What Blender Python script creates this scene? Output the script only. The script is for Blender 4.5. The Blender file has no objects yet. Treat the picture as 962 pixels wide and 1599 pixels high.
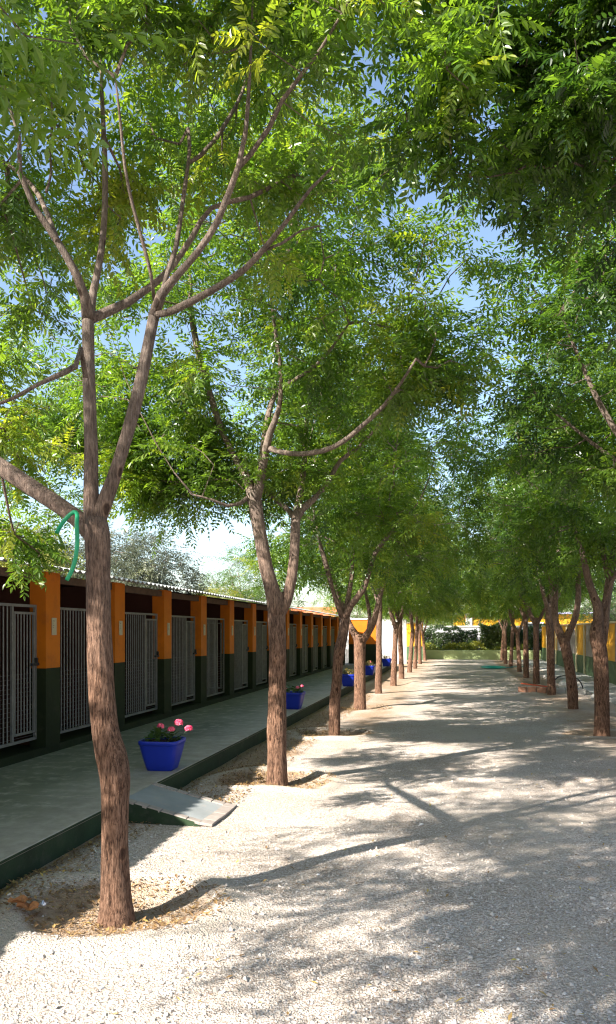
import bpy, math, random
import numpy as np
from mathutils import Vector, noise as mnoise

random.seed(7)
RNG = np.random.default_rng(11)
C = bpy.context.scene.collection
SC = bpy.context.scene

# ------------------------------------------------------------------ camera
CAM_H = 1.6
FPX = 1200.0
YAW = math.radians(11.03)
CO, SI = math.cos(YAW), math.sin(YAW)
HOR = 985.0
cam_d = bpy.data.cameras.new("camera")
cam_d.sensor_fit = 'VERTICAL'
cam_d.sensor_height = 36.0
cam_d.lens = FPX / 1599.0 * 36.0
cam_d.shift_y = (HOR - 799.5) / 1599.0
cam_d.clip_start = 0.05
cam_d.clip_end = 2000
cam = bpy.data.objects.new("camera", cam_d)
C.objects.link(cam)
cam.location = (0, 0, CAM_H)
cam.rotation_euler = (math.radians(90), 0, YAW)
SC.camera = cam

# ------------------------------------------------------------------ light
SUN_AZ = math.atan2(-0.655, -0.755)      # the sun stands behind the camera, to the left
SUN_EL = math.radians(35.0)
world = bpy.data.worlds.new("World")
SC.world = world
world.use_nodes = True
wn = world.node_tree
bg = wn.nodes["Background"]
sky = wn.nodes.new("ShaderNodeTexSky")
sky.sky_type = 'NISHITA'
sky.sun_disc = False
sky.sun_elevation = SUN_EL
sky.sun_rotation = SUN_AZ % (2 * math.pi)
sky.altitude = 300
sky.air_density = 1.0
sky.dust_density = 1.6
sky.ozone_density = 0.5
wn.links.new(sky.outputs[0], bg.inputs[0])
bg.inputs[1].default_value = 0.09
sun_d = bpy.data.lights.new("sun", 'SUN')
sun_d.energy = 5.0
sun_d.angle = math.radians(0.53)
sun_d.color = (1.0, 0.94, 0.84)
sun = bpy.data.objects.new("sun", sun_d)
C.objects.link(sun)
sdir = Vector((math.sin(SUN_AZ) * math.cos(SUN_EL), math.cos(SUN_AZ) * math.cos(SUN_EL), math.sin(SUN_EL)))
sun.rotation_euler = sdir.to_track_quat('Z', 'Y').to_euler()
SC.view_settings.view_transform = 'Standard'
SC.view_settings.look = 'None'
SC.view_settings.gamma = 1.0
SC.view_settings.exposure = 1.85
SC.cycles.use_denoising = True
SC.cycles.pixel_filter_type = 'BLACKMAN_HARRIS'
SC.cycles.filter_width = 1.2
SC.cycles.use_adaptive_sampling = False
SC.cycles.sample_clamp_indirect = 2.0
SC.cycles.max_bounces = 7
SC.cycles.transparent_max_bounces = 8


def at(px, py, Y):
    """the point of the upright plane y = Y seen at a pixel of the photograph"""
    t = (px - 481.0) / FPX
    X = Y * (t * CO - SI) / (CO + t * SI)
    d = Y * CO - X * SI
    return Vector((X, Y, CAM_H + (HOR - py) / FPX * d))


def dep(p):
    return p[1] * CO - p[0] * SI


# ------------------------------------------------------------------ object helpers
def thing(name, label, cat, loc=(0, 0, 0), group=None):
    o = bpy.data.objects.new(name, None)
    o.empty_display_size = 0.2
    C.objects.link(o)
    o.location = loc
    o["label"] = label
    o["category"] = cat
    if group:
        o["group"] = group
    return o


def tag(o, label, cat, group=None):
    o["label"] = label
    o["category"] = cat
    if group:
        o["group"] = group
    return o


def link(name, me, parent=None, loc=(0, 0, 0)):
    o = bpy.data.objects.new(name, me)
    C.objects.link(o)
    o.location = loc
    if parent:
        o.parent = parent
    return o


def copy_thing(root, loc, rotz, scale, label, group):
    r = root.copy()
    C.objects.link(r)
    r.location = loc
    r.rotation_euler = (0, 0, rotz)
    r.scale = scale
    r["label"] = label
    if group:
        r["group"] = group
    for ch in list(root.children):
        c = ch.copy()
        C.objects.link(c)
        c.parent = r
        for g in list(ch.children):
            d = g.copy()
            C.objects.link(d)
            d.parent = c
    return r


class MB:
    """collects faces of one mesh"""
    def __init__(self):
        self.v, self.f, self.m, self.s = [], [], [], []

    def add(self, verts, faces, mi=0, smooth=False):
        b = len(self.v)
        self.v += [tuple(p) for p in verts]
        for f in faces:
            self.f.append(tuple(i + b for i in f))
            self.m.append(mi)
            self.s.append(smooth)

    def box(self, x0, x1, y0, y1, z0, z1, mi=0, c=0.0):
        if c <= 0:
            v = [(x, y, z) for z in (z0, z1) for y in (y0, y1) for x in (x0, x1)]
            self.add(v, [(0, 2, 3, 1), (4, 5, 7, 6), (0, 1, 5, 4), (2, 6, 7, 3), (0, 4, 6, 2), (1, 3, 7, 5)], mi)
            return
        # chamfered box: three nested vertices per corner
        v, idx = [], {}
        for iz, z in enumerate((z0, z1)):
            for iy, y in enumerate((y0, y1)):
                for ix, x in enumerate((x0, x1)):
                    sx, sy, sz = (1, -1)[ix], (1, -1)[iy], (1, -1)[iz]
                    idx[ix, iy, iz] = len(v)
                    v += [(x, y + sy * c, z + sz * c), (x + sx * c, y, z + sz * c), (x + sx * c, y + sy * c, z)]
        g = lambda a, b_, c_, k: idx[a, b_, c_] + k
        f = []
        for i in (0, 1):
            q = [g(i, 0, 0, 0), g(i, 1, 0, 0), g(i, 1, 1, 0), g(i, 0, 1, 0)]
            f.append(q if i else q[::-1])
            q = [g(0, i, 0, 1), g(1, i, 0, 1), g(1, i, 1, 1), g(0, i, 1, 1)]
            f.append(q[::-1] if i else q)
            q = [g(0, 0, i, 2), g(1, 0, i, 2), g(1, 1, i, 2), g(0, 1, i, 2)]
            f.append(q if i else q[::-1])
        for a in (0, 1):
            for b_ in (0, 1):
                f.append([g(0, a, b_, 1), g(1, a, b_, 1), g(1, a, b_, 2), g(0, a, b_, 2)])
                f.append([g(a, 0, b_, 0), g(a, 1, b_, 0), g(a, 1, b_, 2), g(a, 0, b_, 2)])
                f.append([g(a, b_, 0, 0), g(a, b_, 1, 0), g(a, b_, 1, 1), g(a, b_, 0, 1)])
        for k in idx.values():
            f.append([k, k + 1, k + 2])
        self.add(v, f, mi)

    def tube(self, pts, rad, sides=8, mi=0, cap=True, bump=0.0, seed=0.0, twist=0.0):
        pts = [Vector(p) for p in pts]
        n = len(pts)
        b = len(self.v)
        ref = None
        for i, p in enumerate(pts):
            d = (pts[min(i + 1, n - 1)] - pts[max(i - 1, 0)])
            if d.length < 1e-9:
                d = Vector((0, 0, 1))
            d.normalize()
            if ref is None:
                ref = Vector((1, 0, 0)) if abs(d.x) < 0.9 else Vector((0, 1, 0))
            u = (ref - d * ref.dot(d)).normalized()
            w = d.cross(u)
            ref = u
            for k in range(sides):
                a = 2 * math.pi * k / sides
                r = rad[i]
                if bump:
                    ca, sa = math.cos(a), math.sin(a)
                    q = Vector((ca * 3.2 + seed, sa * 3.2, p.z * 1.3))
                    n1 = mnoise.noise(q * 2.6)
                    n2 = mnoise.noise(Vector((ca * 0.9 + seed, sa * 0.9, p.z * 2.2)))
                    r *= 1 + bump * (1 - 2.4 * abs(n1)) + bump * 2.4 * n2
                self.v.append(tuple(p + u * (r * math.cos(a)) + w * (r * math.sin(a))))
        for i in range(n - 1):
            for k in range(sides):
                k2 = (k + 1) % sides
                self.f.append((b + i * sides + k, b + i * sides + k2, b + (i + 1) * sides + k2, b + (i + 1) * sides + k))
                self.m.append(mi)
                self.s.append(True)
        if cap:
            self.f.append(tuple(b + k for k in reversed(range(sides))))
            self.f.append(tuple(b + (n - 1) * sides + k for k in range(sides)))
            self.m += [mi, mi]
            self.s += [False, False]

    def mesh(self, name, mats):
        me = bpy.data.meshes.new(name)
        me.from_pydata(self.v, [], self.f)
        for m in (mats if isinstance(mats, (list, tuple)) else [mats]):
            me.materials.append(m)
        me.polygons.foreach_set("material_index", self.m)
        me.polygons.foreach_set("use_smooth", self.s)
        me.update()
        return me

    def obj(self, name, mats, parent=None, loc=(0, 0, 0)):
        return link(name, self.mesh(name, mats), parent, loc)


def np_mesh(name, V, Q, mats, mi=None, attrs=None, smooth=False):
    """mesh from numpy arrays, every face with the same corner count"""
    k = Q.shape[1]
    me = bpy.data.meshes.new(name)
    me.vertices.add(len(V))
    me.vertices.foreach_set("co", np.ascontiguousarray(V, dtype=np.float32).ravel())
    me.loops.add(Q.size)
    me.loops.foreach_set("vertex_index", np.ascontiguousarray(Q, dtype=np.int32).ravel())
    me.polygons.add(len(Q))
    me.polygons.foreach_set("loop_start", np.arange(len(Q), dtype=np.int32) * k)
    for m in (mats if isinstance(mats, (list, tuple)) else [mats]):
        me.materials.append(m)
    if mi is not None:
        me.polygons.foreach_set("material_index", np.ascontiguousarray(mi, dtype=np.int32))
    me.polygons.foreach_set("use_smooth", np.full(len(Q), smooth))
    for nm, arr in (attrs or {}).items():
        a = me.attributes.new(nm, 'FLOAT', 'POINT')
        a.data.foreach_set("value", np.ascontiguousarray(arr, dtype=np.float32))
    me.update(calc_edges=True)
    return me


def spline(pts, step):
    """Catmull-Rom through points of (x, y, z, r)"""
    P = [np.array(p, float) for p in pts]
    P = [2 * P[0] - P[1]] + P + [2 * P[-1] - P[-2]]
    out = []
    for i in range(1, len(P) - 2):
        a, b, c, d = P[i - 1:i + 3]
        L = np.linalg.norm((c - b)[:3])
        n = max(1, int(round(L / step)))
        for k in range(n):
            t = k / n
            q = 0.5 * (2 * b + (c - a) * t + (2 * a - 5 * b + 4 * c - d) * t * t + (3 * b - a - 3 * c + d) * t ** 3)
            out.append(q)
    out.append(P[-2])
    return np.array(out)


# ------------------------------------------------------------------ materials
def nodes_of(m):
    m.use_nodes = True
    return m.node_tree, m.node_tree.nodes["Principled BSDF"]


def ramp(nt, src, stops):
    r = nt.nodes.new("ShaderNodeValToRGB")
    e = r.color_ramp.elements
    while len(e) < len(stops):
        e.new(0.5)
    for k, (p, c) in enumerate(stops):
        e[k].position = p
        e[k].color = (*c, 1) if len(c) == 3 else c
    nt.links.new(src, r.inputs[0])
    return r.outputs[0]


def noise_node(nt, scale, detail=4, rough=0.55, coord=None):
    n = nt.nodes.new("ShaderNodeTexNoise")
    n.inputs["Scale"].default_value = scale
    n.inputs["Detail"].default_value = detail
    n.inputs["Roughness"].default_value = rough
    if coord is not None:
        nt.links.new(coord, n.inputs["Vector"])
    return n


def geo_pos(nt, sx=1, sy=1, sz=1):
    g = nt.nodes.new("ShaderNodeNewGeometry")
    mp = nt.nodes.new("ShaderNodeMapping")
    mp.inputs["Scale"].default_value = (sx, sy, sz)
    nt.links.new(g.outputs["Position"], mp.inputs["Vector"])
    return mp.outputs[0]


def mix(nt, fac, a, b, mode='MIX'):
    n = nt.nodes.new("ShaderNodeMix")
    n.data_type = 'RGBA'
    n.blend_type = mode
    for s, v in ((n.inputs[0], fac), (n.inputs[6], a), (n.inputs[7], b)):
        if hasattr(v, "links"):
            nt.links.new(v, s)
        elif isinstance(v, (int, float)):
            s.default_value = v
        else:
            s.default_value = (*v, 1)
    return n.outputs[2]


def bump(nt, bsdf, src, strength=0.3, dist=0.01, prev=None):
    b = nt.nodes.new("ShaderNodeBump")
    b.inputs["Strength"].default_value = strength
    b.inputs["Distance"].default_value = dist
    nt.links.new(src, b.inputs["Height"])
    if prev is not None:
        nt.links.new(prev, b.inputs["Normal"])
    nt.links.new(b.outputs[0], bsdf.inputs["Normal"])
    return b.outputs[0]


def painted(name, col, var=0.25, rough=0.6, scale=3.0, dirt=None, bumpst=0.15, metallic=0.0):
    m = bpy.data.materials.new(name)
    nt, b = nodes_of(m)
    pos = geo_pos(nt)
    n = noise_node(nt, scale, 6, 0.6, pos)
    lo = tuple(c * (1 - var) for c in col)
    hi = tuple(min(1, c * (1 + var)) for c in col)
    c = ramp(nt, n.outputs["Fac"], [(0.3, lo), (0.7, hi)])
    if dirt:
        n2 = noise_node(nt, scale * 2.7, 8, 0.7, pos)
        f = ramp(nt, n2.outputs["Fac"], [(0.52, (0, 0, 0)), (0.72, (1, 1, 1))])
        c = mix(nt, f, c, dirt)
    nt.links.new(c, b.inputs["Base Color"])
    b.inputs["Roughness"].default_value = rough
    b.inputs["Metallic"].default_value = metallic
    b.inputs["Specular IOR Level"].default_value = 0.25
    n3 = noise_node(nt, 60, 5, 0.6, pos)
    bump(nt, b, n3.outputs["Fac"], bumpst, 0.01)
    return m


def make_leaf_mat(name, stops, trans=0.48, rough=0.32):
    m = bpy.data.materials.new(name)
    nt, b = nodes_of(m)
    a = nt.nodes.new("ShaderNodeAttribute")
    a.attribute_name = "tint"
    c = ramp(nt, a.outputs["Fac"], stops)
    nt.links.new(c, b.inputs["Base Color"])
    b.inputs["Roughness"].default_value = rough
    b.inputs["Specular IOR Level"].default_value = 0.6
    t = nt.nodes.new("ShaderNodeBsdfTranslucent")
    hs = nt.nodes.new("ShaderNodeHueSaturation")
    hs.inputs["Hue"].default_value = 0.488
    hs.inputs["Saturation"].default_value = 1.1
    hs.inputs["Value"].default_value = 2.5
    nt.links.new(c, hs.inputs["Color"])
    nt.links.new(hs.outputs[0], t.inputs["Color"])
    ms = nt.nodes.new("ShaderNodeMixShader")
    ms.inputs[0].default_value = trans
    nt.links.new(b.outputs[0], ms.inputs[1])
    nt.links.new(t.outputs[0], ms.inputs[2])
    nt.links.new(ms.outputs[0], nt.nodes["Material Output"].inputs["Surface"])
    return m


M = {}
M['leaf'] = make_leaf_mat("pinnate_leaf", [(0.0, (0.018, 0.044, 0.009)), (0.35, (0.054, 0.110, 0.016)),
                                           (0.7, (0.108, 0.178, 0.024)), (0.95, (0.19, 0.22, 0.028)), (1.0, (0.28, 0.16, 0.03))])
M['olive_leaf'] = make_leaf_mat("grey_green_leaf", [(0.0, (0.055, 0.07, 0.04)), (0.6, (0.105, 0.12, 0.075)), (1.0, (0.16, 0.17, 0.06))], 0.25, 0.45)
M['yellow_leaf'] = make_leaf_mat("yellow_green_leaf", [(0.0, (0.05, 0.09, 0.015)), (0.5, (0.12, 0.15, 0.022)), (1.0, (0.24, 0.23, 0.03))], 0.35, 0.5)
M['hedge_leaf'] = make_leaf_mat("hedge_leaf", [(0.0, (0.022, 0.045, 0.014)), (0.6, (0.05, 0.085, 0.022)), (1.0, (0.12, 0.15, 0.04))], 0.25, 0.4)
M['geranium_leaf'] = make_leaf_mat("geranium_leaf", [(0.0, (0.03, 0.07, 0.02)), (1.0, (0.09, 0.14, 0.03))], 0.3, 0.5)
M['dry_plant'] = make_leaf_mat("dry_plant_leaf", [(0.0, (0.08, 0.07, 0.02)), (1.0, (0.20, 0.16, 0.05))], 0.3, 0.6)
M['petal'] = make_leaf_mat("pink_petal", [(0.0, (0.42, 0.03, 0.09)), (0.5, (0.62, 0.09, 0.18)), (1.0, (0.80, 0.32, 0.40))], 0.3, 0.5)
M['litter'] = make_leaf_mat("fallen_leaf", [(0.0, (0.10, 0.055, 0.025)), (0.45, (0.22, 0.13, 0.05)), (0.75, (0.36, 0.24, 0.08)), (1.0, (0.50, 0.42, 0.07))], 0.1, 0.7)


def make_bark():
    m = bpy.data.materials.new("bark")
    nt, b = nodes_of(m)
    tc = nt.nodes.new("ShaderNodeTexCoord")
    def mapped(sx, sy, sz):
        mp = nt.nodes.new("ShaderNodeMapping")
        mp.inputs["Scale"].default_value = (sx, sy, sz)
        nt.links.new(tc.outputs["Object"], mp.inputs["Vector"])
        return mp.outputs[0]
    furrow = noise_node(nt, 1.0, 7, 0.72, mapped(95, 95, 13))
    blot = noise_node(nt, 1.0, 6, 0.65, mapped(9, 9, 5))
    fine = noise_node(nt, 1.0, 6, 0.7, mapped(170, 170, 60))
    low = ramp(nt, furrow.outputs["Fac"], [(0.36, (0.034, 0.016, 0.009)), (0.46, (0.155, 0.086, 0.054)), (0.58, (0.29, 0.175, 0.118)), (0.74, (0.42, 0.285, 0.205))])
    high = ramp(nt, furrow.outputs["Fac"], [(0.33, (0.10, 0.072, 0.060)), (0.52, (0.235, 0.19, 0.16)), (0.72, (0.36, 0.315, 0.275))])
    sep = nt.nodes.new("ShaderNodeSeparateXYZ")
    nt.links.new(tc.outputs["Object"], sep.inputs[0])
    mr = nt.nodes.new("ShaderNodeMapRange")
    mr.inputs["From Min"].default_value = 1.3
    mr.inputs["From Max"].default_value = 3.0
    nt.links.new(sep.outputs["Z"], mr.inputs["Value"])
    crack = noise_node(nt, 1.0, 4, 0.55, mapped(30, 30, 4.5))
    ma = nt.nodes.new("ShaderNodeMath")
    ma.operation = 'SUBTRACT'
    nt.links.new(crack.outputs["Fac"], ma.inputs[0])
    ma.inputs[1].default_value = 0.5
    mb_ = nt.nodes.new("ShaderNodeMath")
    mb_.operation = 'ABSOLUTE'
    nt.links.new(ma.outputs[0], mb_.inputs[0])
    cr = ramp(nt, mb_.outputs[0], [(0.0, (0.30, 0.27, 0.25)), (0.022, (1, 1, 1))])
    lowc = mix(nt, 1.0, low, cr, 'MULTIPLY')
    scar = nt.nodes.new("ShaderNodeTexVoronoi")
    scar.inputs["Scale"].default_value = 1.0
    nt.links.new(mapped(5.5, 5.5, 3.2), scar.inputs["Vector"])
    sc_ = ramp(nt, scar.outputs["Distance"], [(0.0, (0.28, 0.24, 0.22)), (0.10, (0.42, 0.36, 0.33)), (0.13, (1.25, 1.2, 1.15)), (0.19, (1, 1, 1))])
    bl = ramp(nt, blot.outputs["Fac"], [(0.3, (0.55, 0.52, 0.52)), (0.7, (1.2, 1.12, 1.08))])
    c = mix(nt, mr.outputs[0], lowc, high)
    c = mix(nt, 0.85, c, bl, 'MULTIPLY')
    c = mix(nt, 1.0, c, sc_, 'MULTIPLY')
    nt.links.new(c, b.inputs["Base Color"])
    b.inputs["Roughness"].default_value = 0.85
    b.inputs["Specular IOR Level"].default_value = 0.25
    p = bump(nt, b, furrow.outputs["Fac"], 1.0, 0.03)
    bump(nt, b, fine.outputs["Fac"], 0.4, 0.006, p)
    return m


M['bark'] = make_bark()


def make_ground():
    m = bpy.data.materials.new("gravel_ground")
    nt, b = nodes_of(m)
    pos = geo_pos(nt)
    vo = nt.nodes.new("ShaderNodeTexVoronoi")
    vo.inputs["Scale"].default_value = 105
    nt.links.new(pos, vo.inputs["Vector"])
    vo2 = nt.nodes.new("ShaderNodeTexVoronoi")
    vo2.inputs["Scale"].default_value = 44
    nt.links.new(pos, vo2.inputs["Vector"])
    sepc = nt.nodes.new("ShaderNodeSeparateColor")
    nt.links.new(vo.outputs["Color"], sepc.inputs[0])
    stone = ramp(nt, sepc.outputs[0], [(0.0, (0.26, 0.22, 0.19)), (0.3, (0.40, 0.35, 0.308)), (0.55, (0.485, 0.43, 0.385)),
                                       (0.8, (0.54, 0.50, 0.47)), (1.0, (0.68, 0.645, 0.615))])
    big = noise_node(nt, 0.9, 5, 0.6, pos)
    bigc = ramp(nt, big.outputs["Fac"], [(0.3, (0.84, 0.765, 0.70)), (0.68, (1.06, 1.04, 1.03))])
    stone = mix(nt, 1.0, stone, bigc, 'MULTIPLY')
    en = noise_node(nt, 14, 8, 0.7, pos)
    en2 = noise_node(nt, 2.1, 4, 0.6, pos)
    earth = ramp(nt, en.outputs["Fac"], [(0.25, (0.19, 0.125, 0.085)), (0.5, (0.34, 0.24, 0.165)), (0.75, (0.47, 0.36, 0.265))])
    a = nt.nodes.new("ShaderNodeAttribute")
    a.attribute_name = "soil"
    # soil mask broken up by noise
    add = nt.nodes.new("ShaderNodeMath")
    add.operation = 'MULTIPLY_ADD'
    nt.links.new(en2.outputs["Fac"], add.inputs[0])
    add.inputs[1].default_value = 0.9
    add.inputs[2].default_value = -0.45
    add2 = nt.nodes.new("ShaderNodeMath")
    add2.operation = 'ADD'
    nt.links.new(a.outputs["Fac"], add2.inputs[0])
    nt.links.new(add.outputs[0], add2.inputs[1])
    f = ramp(nt, add2.outputs[0], [(0.2, (0, 0, 0)), (0.75, (1, 1, 1))])
    c = mix(nt, f, stone, earth)
    s2 = nt.nodes.new("ShaderNodeAttribute")
    s2.attribute_name = "sand"
    sn = noise_node(nt, 55, 6, 0.7, pos)
    sand = ramp(nt, sn.outputs["Fac"], [(0.3, (0.38, 0.315, 0.255)), (0.7, (0.55, 0.475, 0.40))])
    c = mix(nt, s2.outputs["Fac"], c, sand)
    nt.links.new(c, b.inputs["Base Color"])
    b.inputs["Roughness"].default_value = 0.9
    b.inputs["Specular IOR Level"].default_value = 0.2
    p = bump(nt, b, vo2.outputs["Distance"], 0.35, 0.02)
    p = bump(nt, b, vo.outputs["Distance"], 0.7, 0.012, p)
    bump(nt, b, en.outputs["Fac"], 0.5, 0.02, p)
    return m


M['ground'] = make_ground()


def make_stone():
    m = bpy.data.materials.new("gravel_stone")
    nt, b = nodes_of(m)
    a = nt.nodes.new("ShaderNodeAttribute")
    a.attribute_name = "tint"
    c = ramp(nt, a.outputs["Fac"], [(0.0, (0.24, 0.20, 0.18)), (0.2, (0.38, 0.33, 0.29)), (0.5, (0.485, 0.43, 0.385)), (0.85, (0.56, 0.51, 0.465)), (1.0, (0.68, 0.645, 0.615))])
    nt.links.new(c, b.inputs["Base Color"])
    b.inputs["Roughness"].default_value = 0.85
    b.inputs["Specular IOR Level"].default_value = 0.25
    return m


M['stone'] = make_stone()
M['orange'] = painted("orange_paint", (0.50, 0.128, 0.003), 0.14, 0.6, 2.0, (0.36, 0.095, 0.010))
M['green'] = painted("dark_green_paint", (0.012, 0.019, 0.005), 0.3, 0.7, 2.5, (0.026, 0.028, 0.014))
M['kerb_green'] = painted("kerb_green_paint", (0.018, 0.036, 0.016), 0.3, 0.7, 3.0, (0.045, 0.05, 0.035))
M['inner_shade'] = painted("shaded_inner_wall", (0.045, 0.012, 0.005), 0.2, 0.7, 2.0)  # orange inner walls, with the kennels' shade put into a darker colour
M['yellow'] = painted("yellow_paint", (0.70, 0.34, 0.02), 0.14, 0.6, 1.5, (0.62, 0.30, 0.04))
M['wall_green'] = painted("wall_green_paint", (0.05, 0.10, 0.045), 0.3, 0.6, 2.0, (0.14, 0.18, 0.10))
M['wall_grey'] = painted("grey_panel_paint", (0.26, 0.23, 0.23), 0.2, 0.6, 2.5, (0.34, 0.30, 0.28))
M['white'] = painted("white_render", (0.62, 0.62, 0.62), 0.08, 0.8, 1.5, (0.48, 0.47, 0.45))
M['cream'] = painted("cream_paint", (0.68, 0.60, 0.42), 0.1, 0.7, 2.0)
M['grey_render'] = painted("grey_render", (0.33, 0.33, 0.35), 0.12, 0.8, 1.5)
M['low_green'] = painted("pale_green_paint", (0.36, 0.42, 0.20), 0.12, 0.7, 1.2, (0.34, 0.38, 0.20))
M['galv'] = painted("galvanised_steel", (0.185, 0.172, 0.158), 0.2, 0.55, 9.0, (0.12, 0.11, 0.10), 0.1, 0.1)
M['sheet'] = painted("roof_sheet_steel", (0.42, 0.43, 0.44), 0.12, 0.5, 2.0, (0.40, 0.37, 0.34), 0.05, 0.2)
M['timber'] = painted("dark_beam", (0.10, 0.06, 0.04), 0.3, 0.7, 8.0)
M['plaque'] = painted("number_plaque", (0.42, 0.35, 0.24), 0.08, 0.5, 30.0)
M['ink'] = painted("plaque_print", (0.20, 0.17, 0.13), 0.2, 0.6, 30.0)
M['iron'] = painted("dark_iron", (0.05, 0.05, 0.05), 0.2, 0.5, 30.0, None, 0.1, 0.5)
M['pot'] = painted("blue_plastic", (0.012, 0.030, 0.32), 0.06, 0.38, 6.0, None, 0.04)
M['soil'] = painted("potting_soil", (0.06, 0.04, 0.03), 0.4, 0.95, 30.0)
M['hose'] = painted("green_hose", (0.02, 0.27, 0.125), 0.1, 0.35, 12.0, None, 0.03)
M['teal'] = painted("teal_hose", (0.03, 0.34, 0.27), 0.1, 0.4, 12.0, None, 0.03)
M['black_hose'] = painted("black_rubber", (0.03, 0.03, 0.03), 0.2, 0.5, 12.0)
M['terracotta'] = painted("terracotta", (0.30, 0.15, 0.095), 0.2, 0.85, 8.0, (0.30, 0.23, 0.19))
M['red_wood'] = painted("red_painted_wood", (0.38, 0.07, 0.03), 0.25, 0.6, 8.0)
M['foil'] = painted("silver_foil", (0.75, 0.76, 0.80), 0.1, 0.3, 20.0, None, 0.3, 0.8)
M['dry_leaf'] = painted("dry_leaf", (0.36, 0.15, 0.055), 0.3, 0.7, 40.0, (0.20, 0.08, 0.03))
M['rock'] = painted("pale_rock", (0.58, 0.55, 0.51), 0.2, 0.85, 12.0, (0.36, 0.33, 0.3), 0.5)
M['roof_tile'] = painted("red_roof_tile", (0.50, 0.14, 0.07), 0.2, 0.8, 3.0)


def make_walk():
    m = bpy.data.materials.new("worn_walkway_paint")
    nt, b = nodes_of(m)
    pos = geo_pos(nt)
    n1 = noise_node(nt, 1.3, 7, 0.65, pos)
    n2 = noise_node(nt, 5.0, 9, 0.72, pos)
    g = nt.nodes.new("ShaderNodeNewGeometry")
    sep = nt.nodes.new("ShaderNodeSeparateXYZ")
    nt.links.new(g.outputs["Position"], sep.inputs[0])
    paint = ramp(nt, n1.outputs["Fac"], [(0.3, (0.115, 0.12, 0.085)), (0.7, (0.21, 0.21, 0.165))])
    bare = ramp(nt, n2.outputs["Fac"], [(0.3, (0.23, 0.205, 0.172)), (0.7, (0.40, 0.365, 0.315))])
    wear = ramp(nt, n2.outputs["Fac"], [(0.50, (0, 0, 0)), (0.66, (1, 1, 1))])
    c = mix(nt, wear, paint, bare)
    mr = nt.nodes.new("ShaderNodeMapRange")
    mr.inputs["From Min"].default_value = -3.75
    mr.inputs["From Max"].default_value = -2.85
    ad = nt.nodes.new("ShaderNodeMath")
    ad.operation = 'MULTIPLY_ADD'
    nt.links.new(n1.outputs["Fac"], ad.inputs[0])
    ad.inputs[1].default_value = 0.9
    nt.links.new(sep.outputs["X"], ad.inputs[2])
    ad.use_clamp = False
    sub = nt.nodes.new("ShaderNodeMath")
    sub.operation = 'SUBTRACT'
    nt.links.new(ad.outputs[0], sub.inputs[0])
    sub.inputs[1].default_value = 0.45
    nt.links.new(sub.outputs[0], mr.inputs["Value"])
    c = mix(nt, mr.outputs[0], c, bare)
    nt.links.new(c, b.inputs["Base Color"])
    b.inputs["Roughness"].default_value = 0.75
    bump(nt, b, n2.outputs["Fac"], 0.25, 0.01)
    return m


M['walk'] = make_walk()
M['concrete'] = painted("grey_concrete", (0.25, 0.265, 0.27), 0.15, 0.85, 3.0, (0.30, 0.28, 0.26), 0.3)
M['path'] = painted("pale_concrete", (0.42, 0.41, 0.39), 0.15, 0.85, 2.0, (0.34, 0.32, 0.29), 0.3)

# ------------------------------------------------------------------ ground
LEFT_Y = [0.2, 4.07, 7.9, 11.65, 15.65, 19.6, 23.2, 26.0, 29.7, 32.8, 37.2, 41.5]
LEFT_X = [-1.9, -1.9, -1.88, -1.86, -1.93, -1.93, -1.9, -1.86, -1.82, -1.78, -1.78, -1.72]
RIGHT_Y = [1.1, 4.9, 8.7, 12.5, 16.3, 20.0, 24.0, 27.2, 31.5, 34.8, 38.8, 43.0]
RIGHT_X = [2.3, 2.35, 2.4, 2.2, 2.28, 2.33, 2.32, 2.3, 2.4, 2.28, 2.3, 2.35]


def axis(fine0, fine1, step, far):
    a = list(np.arange(fine0, fine1 + 1e-6, step))
    s, x = step, fine1
    while x < far:
        s *= 1.35
        x += s
        a.append(x)
    s, x = step, fine0
    while x > -far:
        s *= 1.35
        x -= s
        a.insert(0, x)
    return np.array(a)


def np_noise(x, y, f, seed=0.0):
    out = np.empty(x.shape)
    xf, yf, of = x.ravel(), y.ravel(), out.ravel()
    for i in range(len(xf)):
        of[i] = mnoise.noise(Vector((xf[i] * f + seed, yf[i] * f, seed * 1.7)))
    return of.reshape(x.shape)


def basins(x, y, wob=0.0):
    """height, soil and sand of the dug hollows round the trees"""
    h = np.zeros(x.shape)
    soil = np.zeros(x.shape)
    sand = np.zeros(x.shape)
    for bx, by, sc in list(zip(LEFT_X, LEFT_Y, [1.0] * 99)) + list(zip(RIGHT_X, RIGHT_Y, [0.55] * 99)):
        dx, dy = x - (bx - 0.03), y - (by + 0.08)
        near = (np.abs(dx) < 2) & (np.abs(dy) < 2)
        if not near.any():
            continue
        r = np.sqrt((dx / 0.60) ** 2 + (dy / 0.50) ** 2) * (1 + wob)
        dig = np.clip(1 - r, 0, 1)
        dig = dig * dig * (3 - 2 * dig)
        rim = np.exp(-((r - 1.12) / 0.20) ** 2)
        h += np.where(near, sc * (-0.045 * np.clip(dig * 1.6, 0, 1) + 0.045 * rim), 0)
        soil = np.maximum(soil, np.where(near, np.clip((1.05 - r) * 4, 0, 1), 0))
        sand = np.maximum(sand, np.where(near, 0.85 * np.exp(-((r - 1.15) / 0.17) ** 2), 0))
    return h, soil, sand


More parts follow.
